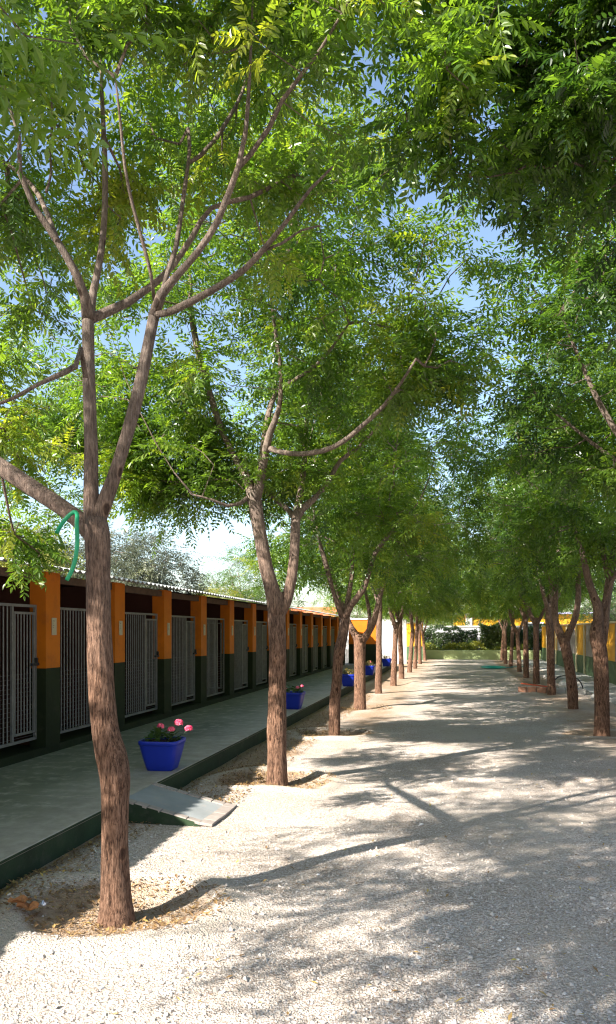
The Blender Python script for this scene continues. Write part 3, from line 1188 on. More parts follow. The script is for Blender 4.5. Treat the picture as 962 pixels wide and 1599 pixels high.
def tree(label, base, trunk, limbs, blobs, seed, near, group, ntint=0.0, per_tip=8, leaf_len=0.30, leafmat=None, holes=0.12, cat="tree", name="shade_tree", sides=16, step=0.12, crown_of=None):
    """trunk and limbs: lists of (x, y, z, r) in world space"""
    t = thing(name, label, cat, base, group)
    B = np.array([base[0], base[1], base[2], 0.0])
    mb = MB()
    sp = spline([np.array(p) - B for p in trunk], step * 0.5)
    mb.tube([p[:3] for p in sp], [p[3] for p in sp], sides * 2 if near is True else sides, 0, True, 0.038, seed * 1.3)
    mb.obj("trunk", M['bark'], t)
    skel = []
    for L in limbs:
        sp = spline([np.array(p) - B for p in L], step)
        m_ = min(3, len(sp) - 1)
        if sp[0][3] > 0.02:
            sp[:m_, 3] *= np.array([1.28, 1.16, 1.06])[:m_]
        mb = MB()
        s_ = max(6, sides - 4) if sp[0][3] > 0.02 else 6
        mb.tube([p[:3] for p in sp], [max(p[3], 0.004) for p in sp], s_, 0, True, 0.035, seed * 2.1 + len(skel))
        mb.obj("limb", M['bark'], t)
        skel.append(sp[len(sp) // 3:])
    skel = np.concatenate(skel)
    bl = [(b[0] - base[0], b[1] - base[1], b[2] - base[2]) + tuple(b[3:]) for b in blobs]
    if crown_of is not None:
        me = [q for q in crown_of.children if q.name.startswith("crown")][0].data
    else:
        me = build_crown("crown", skel, bl, seed, near, leafmat or M['leaf'], per_tip, leaf_len, ntint, holes)
    c = link("crown", me, t)
    if crown_of is not None:
        c.rotation_euler = (0, 0, seed * 1.1)
    c["kind"] = "stuff"
    return t


def sk(pts, Y, dy=0.0, dr=None):
    """skeleton points given as photograph pixels (px, py, radius px) at the tree's own distance"""
    out = []
    n = len(pts)
    for i, p in enumerate(pts):
        yy_ = Y + (dy * i / (n - 1) if n > 1 else 0)
        w = at(p[0], p[1], yy_)
        out.append((w.x, w.y, w.z, p[2] * dep(w) / FPX))
    return out


ROW = "shade trees lining the gravel path"

# tree 1, the nearest on the left
Y1 = 4.07
T1 = sk([(184, 1455, 34), (183, 1425, 28), (182, 1395, 24), (180, 1330, 22), (180, 1260, 22), (180, 1215, 24), (174, 1180, 23.5), (165, 1140, 21),
         (159, 1080, 20.5), (156, 1010, 20), (154, 930, 19.5), (153, 870, 19), (152, 835, 19.5), (151, 808, 15)], Y1)
L1 = [
    sk([(154, 850, 13), (135, 822, 15), (105, 798, 15), (60, 768, 15), (0, 728, 15), (-80, 672, 12), (-190, 590, 9), (-300, 480, 5)], Y1, 0.5),
    sk([(150, 835, 13), (143, 795, 13), (142, 700, 12), (139, 600, 11), (138, 540, 10.5), (137, 478, 11)], Y1, 0.05),
    sk([(138, 500, 9), (133, 465, 7.5), (119, 428, 7), (88, 374, 6.5), (52, 320, 5.5), (31, 270, 4.5), (30, 215, 3.5), (8, 150, 2.5), (-25, 60, 1.5)], Y1 + 0.05, -0.5),
    sk([(90, 376, 4.5), (68, 320, 4.5), (48, 288, 4), (10, 255, 3), (-40, 225, 2)], Y1 - 0.15, 0.5),
    sk([(72, 300, 2.5), (80, 270, 2.5), (78, 235, 2), (84, 190, 1.5)], Y1 + 0.0, 0.3),
    sk([(139, 500, 8), (146, 455, 6.5), (157, 400, 6), (163, 340, 5.5), (164, 265, 5), (161, 185, 4), (158, 100, 2.5), (165, 20, 1.5)], Y1 + 0.05, 0.3),
    sk([(142, 498, 7), (165, 488, 7.5), (200, 472, 7), (235, 448, 6.5), (270, 415, 5.5), (300, 370, 5), (330, 325, 4), (390, 308, 4), (440, 283, 3.5), (462, 272, 2.5)], Y1 + 0.05, 0.7),
    sk([(134, 590, 5), (126, 545, 5), (118, 572, 5.5), (100, 582, 5), (60, 600, 3.5), (20, 622, 3), (-40, 645, 2)], Y1 - 0.05, -0.35),
    sk([(150, 825, 10), (160, 795, 12.5), (176, 752, 12), (192, 700, 11.5), (208, 645, 11.5), (222, 585, 11), (233, 530, 10), (241, 490, 10)], Y1, 0.1),
    sk([(240, 495, 8), (252, 460, 7.5), (275, 432, 6.5), (310, 392, 6), (340, 345, 6), (360, 295, 5.5), (372, 262, 5), (383, 210, 4), (388, 150, 3.5), (392, 70, 2.5), (395, -20, 1.5)], Y1 + 0.1, -0.35),
    sk([(372, 262, 5), (392, 240, 4.5), (420, 200, 4.5), (440, 158, 4), (472, 115, 3.5), (502, 75, 3), (535, 20, 2.2), (560, -30, 1.5)], Y1 - 0.05, -0.3),
    sk([(241, 492, 6), (262, 488, 7), (300, 470, 6.5), (340, 448, 6), (382, 420, 5.5), (418, 382, 5), (448, 345, 4), (485, 295, 3), (520, 260, 2)], Y1 + 0.1, -0.7),
    sk([(415, 390, 2.5), (440, 380, 2.5), (470, 360, 2), (500, 352, 1.5)], Y1 - 0.3, -0.2),
    sk([(250, 470, 5), (262, 425, 5), (275, 385, 5), (284, 325, 4.5), (291, 275, 4), (296, 235, 3.5), (294, 200, 3)], Y1 + 0.1, 0.4),
    sk([(294, 255, 3), (312, 244, 4), (335, 220, 4), (360, 180, 3.5), (378, 145, 3), (390, 100, 2)], Y1 + 0.5, 0.25),
    sk([(241, 470, 3.5), (236, 430, 3.5), (222, 375, 3.5), (207, 320, 3.2), (195, 260, 3), (188, 190, 2.5), (180, 120, 1.5)], Y1 + 0.1, -0.4),
]
T1 = [(x, y, z, r * 0.95) for x, y, z, r in T1]
L1 = [[(x, y, z, r * 0.86) for x, y, z, r in q] for q in L1]
B1 = [(-4.5, 5.6, 3.7, 1.0, 0.9, 0.7, 50), (-2.05, 4.5, 5.6, 2.0, 1.7, 1.15, 190), (-3.5, 4.8, 4.5, 1.1, 1.2, 1.1, 120), (-1.0, 4.0, 5.2, 1.2, 1.0, 0.9, 95),
      (-3.45, 5.1, 3.0, 0.55, 0.5, 0.8, 30), (-3.0, 4.9, 2.25, 0.20, 0.22, 0.30, 9), (-1.6, 4.9, 4.35, 0.9, 0.5, 0.5, 22), (-3.4, 3.9, 5.6, 1.4, 1.3, 1.0, 110)]
tree("tall tree with reddish trunk nearest the camera, a green hose hung in its fork", tuple(at(183, 1425, Y1)), T1, L1, B1, 21, True, ROW, 0.22, 8, 0.255, holes=0.16, sides=18)

# tree 0, beside the camera on the left; only its outer foliage enters the picture
def generic(base, seed, h_fork=2.0, lean=(0, 0), nl=3, r0=0.095, spread=1.3, top=4.6):
    rng = random.Random(seed)
    bx, by, bz = base
    tr = [(bx, by, bz - 0.25, r0 * 1.3), (bx, by, bz, r0 * 1.12), (bx + lean[0] * 0.3, by + lean[1] * 0.3, bz + h_fork * 0.35, r0), (bx + lean[0] * 0.7, by + lean[1] * 0.7, bz + h_fork * 0.75, r0 * 0.9),
          (bx + lean[0], by + lean[1], bz + h_fork, r0 * 0.95), (bx + lean[0], by + lean[1], bz + h_fork + 0.12, r0 * 0.7)]
    fx, fy, fz = bx + lean[0], by + lean[1], bz + h_fork
    limbs = []
    a0 = rng.uniform(0, 6.28)
    for k in range(nl):
        a = a0 + k * 6.28 / nl + rng.uniform(-0.4, 0.4)
        dx, dy = math.cos(a), math.sin(a)
        sp = spread * rng.uniform(0.75, 1.2)
        hh = top - h_fork
        rl = r0 * rng.uniform(0.5, 0.66)
        pts = [(fx, fy, fz - 0.12, rl), (fx + dx * sp * 0.18, fy + dy * sp * 0.18, fz + hh * 0.16, rl), (fx + dx * sp * 0.38 + rng.uniform(-.06, .06), fy + dy * sp * 0.38, fz + hh * 0.42, rl * 0.8),
               (fx + dx * sp * 0.7, fy + dy * sp * 0.7 + rng.uniform(-.1, .1), fz + hh * 0.72, rl * 0.55), (fx + dx * sp, fy + dy * sp, fz + hh * rng.uniform(0.95, 1.15), rl * 0.2)]
        limbs.append(pts)
        for s in (-1, 1):
            b_ = a + s * rng.uniform(0.7, 1.2)
            q = pts[2] if s < 0 else pts[1]
            limbs.append([(q[0], q[1], q[2], rl * 0.5), (q[0] + math.cos(b_) * sp * 0.3, q[1] + math.sin(b_) * sp * 0.3, q[2] + hh * 0.15, rl * 0.42),
                          (q[0] + math.cos(b_) * sp * 0.75, q[1] + math.sin(b_) * sp * 0.75, q[2] + hh * 0.42, rl * 0.15)])
    return tr, limbs


b0 = (-1.9, 0.2, 0.0)
tr, lm = generic(b0, 3, 2.1, (0.05, 0.05), 3)
lm.append([(-1.85, 0.25, 2.0, 0.05), (-1.9, 0.9, 2.9, 0.03), (-1.8, 1.6, 3.55, 0.018), (-1.6, 2.3, 3.8, 0.008)])
B0 = [(-2.3, 0.2, 4.7, 2.2, 1.9, 1.3, 400), (-2.3, 0.2, 3.4, 1.9, 1.4, 0.5, 100), (-2.4, 0.9, 5.8, 1.8, 1.5, 0.8, 130), (-1.5, 2.5, 3.72, 0.4, 0.35, 0.15, 5), (-4.3, 1.2, 3.95, 0.9, 0.8, 0.7, 34), (-4.2, 1.5, 5.3, 1.2, 1.2, 0.6, 62)]  # far-left clumps, out of frame, are added to dapple the trunk and gravel
tree("tree beside the camera on the left, only its yellowish outer leaves showing at the top", b0, tr, lm, B0, 31, False, ROW, 0.28, 8, 0.32, holes=0.02)

# tree 2
Y2 = 7.9
T2 = sk([(434, 1240, 20), (433, 1222, 17), (433, 1180, 15), (432, 1120, 14.5), (434, 1060, 13.5), (434, 1010, 13), (432, 975, 13.5), (432, 945, 13.5), (431, 925, 10)], Y2)
L2 = [
    sk([(433, 960, 11), (426, 925, 11.5), (415, 885, 11), (406, 835, 10.5), (399, 790, 10.5), (395, 765, 10)], Y2, -0.1),
    sk([(396, 785, 7), (390, 757, 7), (379, 736, 5.5), (362, 706, 4.5), (345, 668, 5), (325, 606, 5), (311, 555, 5), (299, 492, 4.5), (296, 430, 3), (285, 360, 2)], Y2 - 0.1, 0.8),
    sk([(398, 785, 6.5), (404, 752, 6), (410, 715, 6), (416, 665, 5), (424, 630, 4), (436, 605, 3)], Y2 - 0.1, 0.5),
    sk([(400, 780, 6.5), (408, 742, 6.5), (415, 705, 6), (422, 675, 5.5), (435, 640, 4), (439, 592, 3.2), (434, 545, 3), (428, 505, 2.5), (420, 440, 1.5)], Y2 - 0.1, -0.4),
    sk([(420, 700, 3.5), (440, 706, 4), (467, 709, 4), (505, 704, 4), (535, 690, 4), (562, 668, 3.8), (598, 635, 3.2), (626, 598, 2.5), (650, 560, 1.5)], Y2 - 0.2, -0.9),
    sk([(438, 606, 2.5), (465, 590, 3), (492, 572, 3), (519, 542, 2.5), (545, 505, 1.5)], Y2 - 0.3, -0.5),
    sk([(436, 960, 7), (446, 940, 8), (455, 905, 8), (460, 860, 7.5), (461, 820, 7.5), (462, 800, 7)], Y2, 0.2),
    sk([(461, 812, 5), (472, 795, 5), (500, 770, 4.5), (518, 742, 4), (532, 719, 3.5), (560, 698, 3), (588, 668, 2), (610, 640, 1.5)], Y2 + 0.2, 0.3),
    sk([(462, 808, 5), (466, 785, 5), (473, 745, 4.5), (477, 692, 4), (480, 650, 3), (490, 600, 2)], Y2 + 0.2, 0.6),
    sk([(461, 812, 4), (452, 798, 4), (430, 780, 3.2), (410, 765, 2.5), (380, 750, 1.5)], Y2 + 0.2, 0.7),
    sk([(390, 775, 3), (375, 786, 2.8), (355, 790, 2.5), (330, 780, 2), (300, 772, 1.2)], Y2 - 0.1, -0.4),
]
B2 = [(-1.85, 7.9, 5.1, 2.25, 1.9, 1.6, 310), (-1.9, 8.0, 6.5, 1.4, 1.4, 0.9, 120), (-2.6, 8.3, 3.5, 1.5, 1.1, 0.6, 130), (-0.6, 7.6, 4.3, 1.0, 1.0, 0.7, 80), (-3.9, 8.2, 4.2, 1.3, 1.2, 1.1, 130), (-4.8, 8.8, 3.9, 1.2, 1.1, 0.9, 110), (-3.6, 8.9, 3.35, 1.2, 1.0, 0.45, 80)]
tree("second tree on the left, brown trunk splitting low into two leaning limbs", tuple(at(433, 1222, Y2)), T2, L2, B2, 41, False, ROW, 0.16, 8, 0.33, sides=18)

# tree 3
Y3 = 11.65
T3 = sk([(522, 1165, 11), (522, 1149, 9.5), (523, 1096, 8.5), (526, 1063, 8), (528, 1030, 8), (531, 1012, 8.5), (536, 990, 7.5), (538, 970, 7.5), (538, 958, 7)], Y3)
L3 = [
    sk([(538, 968, 5), (528, 945, 4.5), (520, 922, 3.2), (510, 885, 4), (500, 850, 3), (492, 815, 2)], Y3, -0.3),
    sk([(538, 966, 4.5), (545, 925, 4), (549, 900, 3.5), (551, 862, 3), (560, 835, 2.5), (566, 790, 1.5)], Y3, 0.5),
    sk([(538, 966, 5.5), (548, 945, 5), (566, 922, 5), (577, 892, 3.2), (585, 865, 3.5), (602, 842, 3), (625, 810, 1.5)], Y3, -0.4),
    sk([(550, 870, 2), (530, 850, 2), (515, 842, 1.8), (495, 835, 1)], Y3 + 0.3, 0.4),
]
def std_blobs(x, y, n=380, z=4.5, r=2.0, low=True):
    r *= 1.1
    z -= 0.1
    n = int(n * 0.86)
    x += 0.3 if x < 0 else (-0.1 if x > 0 else 0)
    b = [(x, y, z, r, r * 0.95, 1.6, int(n * 0.60)), (x, y, z + 1.3, r * 0.66, r * 0.66, 0.9, int(n * 0.17))]
    if low:
        b.append((x, y, z - 1.45, r * 0.95, r * 0.9, 0.55, int(n * 0.23)))
    return b
third = tree("third tree on the left, slim curved trunk with a knee below its fork", tuple(at(522, 1149, Y3)), T3, L3, std_blobs(-1.8, 11.65, 480), 51, False, ROW, 0.14, 8, 0.38)

# tree 4
Y4 = 15.65
T4 = sk([(562, 1122, 12), (562, 1107, 10), (562, 1080, 9), (562, 1046, 8.5), (562, 1010, 9), (562, 996, 9.5), (562, 990, 7)], Y4)
L4 = [
    sk([(560, 1000, 5.5), (552, 986, 5.5), (545, 974, 5), (536, 950, 4), (525, 915, 2.5), (515, 880, 1.5)], Y4, 0.4),
    sk([(563, 1002, 5.5), (572, 992, 5.5), (583, 972, 5), (590, 945, 4), (600, 910, 3), (618, 870, 1.5)], Y4, -0.3),
    sk([(575, 990, 3), (577, 960, 3), (570, 920, 2.2), (566, 880, 1.5)], Y4 - 0.1, 0.5),
]
tree("fourth tree on the left, thick sunlit trunk ending in a wide Y fork", tuple(at(562, 1107, Y4)), T4, L4, std_blobs(-1.8, 15.65, 460, 4.6), 61, False, ROW, -0.02, 8, 0.31, crown_of=third)

# tree 5
Y5 = 19.6
T5 = sk([(591, 1095, 7), (591, 1083, 5.8), (591, 1060, 5.2), (592, 1030, 4.6), (592, 990, 4.4), (593, 950, 4), (592, 925, 3.6)], Y5)
L5 = [
    sk([(592, 930, 3), (591, 900, 2.8), (590, 870, 2), (586, 840, 1.2)], Y5, 0.2),
    sk([(592, 940, 2.4), (600, 910, 2.2), (612, 880, 1.6), (620, 850, 1)], Y5, -0.5),
    sk([(592, 945, 2.2), (580, 915, 2), (568, 885, 1.4), (560, 860, 1)], Y5, 0.5),
]
tree("fifth tree on the left, straight thin trunk without a low fork", tuple(at(591, 1083, Y5)), T5, L5, std_blobs(-1.9, 19.6, 420, 4.7), 71, False, ROW, 0.14, 8, 0.38)

# right row, the three with readable trunks
YR = 12.5
TR = sk([(941, 1165, 14), (940, 1147, 12), (940, 1110, 11), (939, 1060, 11), (937, 1020, 10.5), (934, 1000, 12), (933, 985, 11.5), (934, 970, 9)], YR)
LR = [
    sk([(934, 1000, 7), (934, 970, 7.5), (933, 945, 7), (927, 930, 6), (920, 910, 5.5), (914, 885, 5), (908, 858, 4), (895, 820, 2.5), (880, 780, 1.5)], YR, -0.3),
    sk([(938, 1005, 7), (943, 980, 7), (946, 950, 6.5), (950, 920, 6.5), (955, 888, 5.5), (960, 855, 5), (970, 800, 3), (985, 740, 2)], YR, 0.2),
    sk([(949, 900, 3.5), (944, 875, 3.5), (940, 855, 3), (930, 843, 2)], YR + 0.1, -0.3),
    sk([(935, 960, 3), (960, 900, 3), (1000, 840, 2.2), (1050, 790, 1.5)], YR, -0.5),
]
firstr = tree("nearest whole tree on the right, dark reddish trunk with a swollen fork", tuple(at(940, 1147, YR)), TR, LR, std_blobs(2.35, 12.5, 480, 4.6, 2.1), 81, False, ROW, -0.03, 8, 0.38)
YS = 16.3
TS = sk([(896, 1122, 10), (895, 1109, 8.3), (893, 1070, 8), (888, 1035, 7.5), (883, 1010, 7.5), (880, 998, 8), (879, 990, 6)], YS)
LS = [
    sk([(882, 1005, 5.5), (875, 990, 6), (868, 972, 5), (866, 940, 5), (868, 910, 4.5), (871, 880, 4), (874, 840, 2.5), (878, 790, 1.5)], YS, 0.3),
    sk([(867, 920, 3), (858, 903, 3), (845, 882, 2.6), (830, 862, 2.4), (815, 843, 1.5)], YS + 0.1, -0.4),
    sk([(882, 1003, 5.5), (889, 986, 5), (898, 965, 5), (903, 935, 4.5), (903, 905, 4), (906, 870, 3.5), (908, 845, 2)], YS, -0.3),
]
tree("second whole tree on the right, leaning trunk opening into a lyre shaped fork", tuple(at(895, 1109, YS)), TS, LS, std_blobs(2.35, 16.3, 460, 4.6, 2.1), 91, False, ROW, 0.0, 8, 0.38)
YT = 20.0
TT = sk([(862, 1096, 8), (861, 1083, 6.5), (860, 1040, 6), (860, 1000, 6), (858, 975, 6), (857, 955, 5), (858, 940, 4.5)], YT)
LT_ = [
    sk([(858, 950, 4), (861, 915, 4), (868, 880, 3), (872, 850, 1.5)], YT, 0.2),
    sk([(858, 960, 3.5), (848, 925, 3), (840, 890, 2), (830, 860, 1)], YT, -0.4),
    sk([(858, 955, 3), (872, 930, 2.5), (884, 900, 2), (892, 860, 1)], YT, 0.5),
]
tree("third whole tree on the right, upright brown trunk behind the brick edging", tuple(at(861, 1083, YT)), TT, LT_, std_blobs(2.35, 20.0, 440, 4.6, 2.1), 101, False, ROW, -0.1, 8, 0.31, crown_of=firstr)

# near right trees whose trunks stand outside the picture
bR = (2.4, 8.7, 0.0)
tr, lm = generic(bR, 17, 2.1, (0.05, 0.0), 3)
tree("tree whose dark crown hangs in at the right edge, trunk out of view", bR, tr, lm,
     [(2.1, 8.7, 4.9, 1.95, 1.9, 1.5, 330), (2.1, 8.6, 6.3, 1.3, 1.3, 0.9, 80), (1.9, 8.5, 3.5, 1.3, 1.3, 0.45, 60)], 111, False, ROW, -0.05, 8, 0.36)
bQ = (2.35, 4.9, 0.0)
tr, lm = generic(bQ, 23, 2.1, (0.0, 0.05), 3)
lm.append([(2.35, 4.9, 2.0, 0.04), (2.2, 5.0, 3.2, 0.03), (1.5, 5.0, 4.3, 0.018), (0.7, 4.9, 4.9, 0.010), (0.2, 4.9, 5.1, 0.006)])
tree("tree on the right whose large near leaves fill the upper right corner", bQ, tr, lm,
     [(1.9, 4.9, 5.0, 1.9, 1.7, 1.1, 290), (0.5, 4.6, 4.8, 0.9, 0.9, 0.5, 60), (0.0, 5.0, 4.95, 0.8, 0.9, 0.5, 55), (0.15, 4.25, 4.4, 0.65, 0.5, 0.35, 40), (1.9, 4.7, 3.7, 0.9, 0.9, 0.45, 30)], 121, True, ROW, -0.10, 8, 0.27, holes=0.14)

# the rest of both rows: three plain trees, copied
proto = []
for s_, hf, nl, lean in ((5, 1.75, 2, (0.08, -0.04)), (8, 2.0, 3, (-0.06, 0.03)), (13, 1.55, 2, (0.12, 0.05))):
    tr, lm = generic((0, 0, 0), s_, hf, lean, nl, 0.085, 1.3, 4.5)
    proto.append((tr, lm, s_))
far = []
for i in range(6, 12):
    far.append(("left", LEFT_X[i], LEFT_Y[i]))
for i in range(6, 12):
    far.append(("right", RIGHT_X[i], RIGHT_Y[i]))
ordn = {6: "sixth", 7: "seventh", 8: "eighth", 9: "ninth", 10: "tenth", 11: "last"}
ordr = {6: "fourth", 7: "fifth", 8: "sixth", 9: "seventh", 10: "eighth", 11: "last"}
roots = {}
rr = random.Random(4)
for n_, (side, x, y) in enumerate(far):
    i = (n_ % 6) + 6
    lab = ("%s tree of the left row counted from the camera, brown trunk by the path" % ordn[i]) if side == "left" else ("%s whole tree of the right row counted from the camera" % ordr[i])
    v_ = n_ % 3
    if v_ not in roots:
        tr, lm, s_ = proto[v_]
        r_ = tree(lab, (0, 0, 0), tr, lm, std_blobs(0, 0, 270, 4.4, 2.25) + [(0, 0, 2.75, 2.0, 2.0, 0.42, 70)], 130 + s_, False, ROW, 0.14, 8, 0.43, sides=12, step=0.2)
        r_.location = (x, y, 0)
        roots[v_] = r_
    else:
        k = rr.uniform(0.92, 1.08)
        copy_thing(roots[v_], (x, y, 0), rr.uniform(0, 6.28), (k, k, k), lab, ROW)

# ------------------------------------------------------------------ trees and shrubs beyond
def bush(label, x, y, h, r, mat, seed, cat="tree", name="background_tree", group=None, tint=0.1, n=260, leaf=0.30, trunk=0.9, ry=None, crown_of=None):
    tr, lm = generic((x, y, 0), seed, trunk, (0.03, 0.02), 3, 0.07, r * 0.6, h * 0.75)
    cz = (h + trunk) / 2
    hz = (h - trunk * 0.8) / 2
    return tree(label, (x, y, 0), tr, lm, [(x, y, cz, r, ry or r, hz, n)], seed, 'bush', group, tint, 8, leaf, mat, -0.1, cat, name, 8, 0.3, crown_of)


olive = bush("rounded grey green tree rising behind the kennel roof", -9.0, 20.0, 4.6, 2.1, M['olive_leaf'], 201, n=800, trunk=0.9, leaf=0.36, tint=-0.05)
bush("pale yellowish green tree behind the nearest end of the kennel roof", -10.0, 15.5, 4.2, 1.9, M['yellow_leaf'], 203, n=420, trunk=1.0, tint=0.15, leaf=0.36)
bush("second grey green tree left of the rounded one behind the kennels", -11.8, 19.0, 4.3, 1.8, M['olive_leaf'], 204, n=300, trunk=1.2, crown_of=olive)
bush("bright yellow green shrub showing over the middle of the kennel roof", -9.2, 28.0, 3.4, 1.8, M['yellow_leaf'], 205, n=300, leaf=0.36, trunk=0.8, tint=0.25)
darkt = bush("dark green tree behind the far half of the kennel roof", -9.4, 34.0, 5.6, 2.6, M['leaf'], 206, n=560, trunk=1.0, tint=-0.05, leaf=0.36)
bush("broad leafy tree closing the view behind the hedge at the path's centre", 0.8, 50.5, 7.5, 3.3, M['leaf'], 231, n=620, trunk=0.9, tint=0.18, leaf=0.44)
bush("low leafy tree behind the hedge at the left of the path's end", -2.0, 50.0, 4.2, 2.6, M['leaf'], 230, n=380, trunk=0.6, tint=0.1, leaf=0.36)
bush("leafy tree behind the far end of the kennels and white wall", -6.2, 44.0, 5.0, 2.4, M['leaf'], 207, n=380, trunk=1.2, tint=0.1)
rbush = bush("grey green shrub behind the yellow wall, nearest the right edge", 7.0, 22.0, 3.6, 1.7, M['olive_leaf'], 208, n=300, trunk=0.7, tint=-0.1)
bush("grey green shrub behind the yellow wall, right of the lyre forked tree", 6.9, 27.0, 3.5, 1.8, M['olive_leaf'], 209, n=300, trunk=0.7, tint=-0.1, crown_of=rbush)
bush("dark shrub behind the yellow wall left of the lyre forked tree", 6.9, 33.0, 3.4, 2.0, M['hedge_leaf'], 210, n=320, trunk=0.7)
bush("dark green tree behind the far end of the yellow wall", 7.4, 41.0, 5.0, 2.4, M['leaf'], 211, n=380, trunk=1.2, tint=-0.05, crown_of=darkt)
tallt = None
for i, (x, y, lab) in enumerate(((-4.5, 58, "tall tree far behind the hedge, left of the path's end"), (1.5, 70, "tall tree far behind the yellow house at the path's end"), (8.0, 63, "tall tree far behind the hedge, right of the path's end"))):
    tallt = bush(lab, x, y, 8.5, 4.2, M['leaf'], 220 + i, n=420, trunk=1.2, leaf=0.46, crown_of=tallt)

# ------------------------------------------------------------------ end of the path
ew = thing("low_green_wall", "low pale green wall closing the far end of the path", "wall", (0.5, 43.9, 0))
mb = MB()
mb.box(-2.6, 4.0, -0.12, 0.12, -0.2, 0.52, 0, 0.02)
mb.obj("wall", M['low_green'], ew)


def hedge(name, label, cat, x0, x1, y0, y1, z0, z1, mat, n, seed, size, tint=0.45):
    rng = np.random.default_rng(seed)
    t = thing(name, label, cat, ((x0 + x1) / 2, (y0 + y1) / 2, 0))
    T = np.array([(0, 0, 0), (0.45, 0.28, 0.1), (1, 0, 0), (0.45, -0.28, 0.1)])
    P = np.stack([rng.uniform(x0, x1, n), rng.uniform(y0, y1, n), z0 + (z1 - z0) * rng.random(n) ** 0.8], 1)
    w = np.array([mnoise.noise(Vector((p[0] * 1.4, seed, p[2] * 1.6))) for p in P])
    P[:, 2] = np.where(P[:, 2] > z1 - 0.25, P[:, 2] + 0.55 * w, P[:, 2])
    P[:, 1] -= 0.25 * w * (P[:, 1] < (y0 + y1) / 2)
    D = rng.normal(0, 1, (n, 3))
    D[:, 1] -= 0.4
    R_ = orient(D, rng, 0.8)
    s = size * rng.uniform(0.6, 1.3, n)
    V_ = np.einsum('nij,mj->nmi', R_, T) * s[:, None, None] + P[:, None] - np.array([(x0 + x1) / 2, (y0 + y1) / 2, 0])
    tt = np.clip(tint + 0.5 * w + rng.normal(0, 0.15, n), 0, 1)
    o = link("foliage", np_mesh("foliage", V_.reshape(-1, 3), np.arange(n * 4).reshape(-1, 4), mat, attrs={"tint": np.repeat(tt, 4)}), t)
    o["kind"] = "stuff"
    mb = MB()
    k = max(3, int((x1 - x0) / 0.5))
    for i in range(k):
        x = x0 + (i + 0.5) * (x1 - x0) / k - (x0 + x1) / 2
        mb.tube([(x, 0, -0.1), (x + 0.04, 0.02, z1 * 0.5), (x - 0.05, 0, z1 * 0.85)], [0.03, 0.02, 0.008], 5)
    mb.obj("stems", M['bark'], t)
    return t


hedge("clipped_hedge", "dark clipped hedge against the grey wall at the far end, left part", "hedge", -2.3, 1.1, 45.3, 46.3, 0.2, 1.75, M['hedge_leaf'], 6500, 301, 0.13, 0.25)
hedge("leafy_shrub", "big rounded leafy shrub at the far end in front of the yellow house", "shrub", 1.3, 3.0, 45.0, 46.3, 0.3, 2.1, M['hedge_leaf'], 4500, 302, 0.16, 0.75)
hedge("hedge_shrub", "dark shrub at the right of the far end beside the right row", "shrub", 3.1, 5.2, 45.2, 46.3, 0.2, 1.8, M['hedge_leaf'], 4500, 303, 0.14, 0.4)
hedge("ground_cover", "strip of bright yellow green plants growing on top of the low green wall", "plants", -2.2, 3.8, 44.2, 44.9, 0.42, 0.74, M['yellow_leaf'], 3600, 304, 0.13, 0.6)
gw = thing("grey_wall", "pale grey rendered wall behind the hedge at the far end", "wall", (1.0, 46.9, 0))
mb = MB()
mb.box(-5.0, 6.0, -0.1, 0.1, -0.2, 1.80)
mb.obj("wall", M['grey_render'], gw)
mb = MB()
mb.box(-5.0, 6.0, -0.14, 0.14, 1.803, 1.90, 0, 0.01)
mb.obj("coping", M['path'], gw)

yh = thing("yellow_house", "yellow house with a white pilaster and blue roof edge beyond the hedge", "house", (3.5, 56, 0))
mb = MB()
mb.box(-3.8, 6.5, 0, 6, -0.2, 2.75)
mb.obj("wall", M['yellow'], yh)
M['blue_trim'] = painted("blue_violet_trim", (0.30, 0.28, 0.45), 0.15, 0.6, 3.0)
mb = MB()
mb.box(-4.0, 6.7, -0.4, 6.3, 2.753, 2.87, 0, 0.02)
mb.obj("roof_edge", M['blue_trim'], yh)
mb = MB()
mb.box(-2.95, -2.5, -0.10, 0.0, -0.2, 2.75)
mb.obj("pilaster", M['white'], yh)
mb = MB()
mb.box(1.2, 2.4, -0.06, -0.004, 1.0, 2.2)
w_ = mb.obj("window", M['white'], yh)
mb = MB()
mb.box(1.28, 2.32, -0.075, -0.062, 1.08, 2.12)
M['glass'] = painted("window_glass", (0.05, 0.06, 0.07), 0.1, 0.1, 3.0, None, 0.0)
mb.obj("pane", M['glass'], w_)

cw = thing("white_cross_wall", "white rendered wall at the far end of the kennels, crossed by a slanting shadow", "wall", (-3.0, 37.6, 0))
mb = MB()
mb.box(-2.6, 0.55, 0, 0.2, -0.2, 2.15, 0, 0.01)
mb.obj("wall", M['white'], cw)
yw = thing("yellow_cross_wall", "short yellow and green wall behind the far left trees", "wall", (-2.3, 42.5, 0))
mb = MB()
mb.box(-1.6, 0.42, 0, 0.2, 0.75, 2.0, 0)
mb.box(-1.6, 0.42, 0, 0.2, -0.2, 0.75, 1)
mb.obj("wall", [M['yellow'], M['wall_green']], yw)
mb = MB()
mb.box(-1.64, 0.46, -0.04, 0.24, 2.003, 2.08, 0, 0.01)
mb.obj("coping", M['cream'], yw)

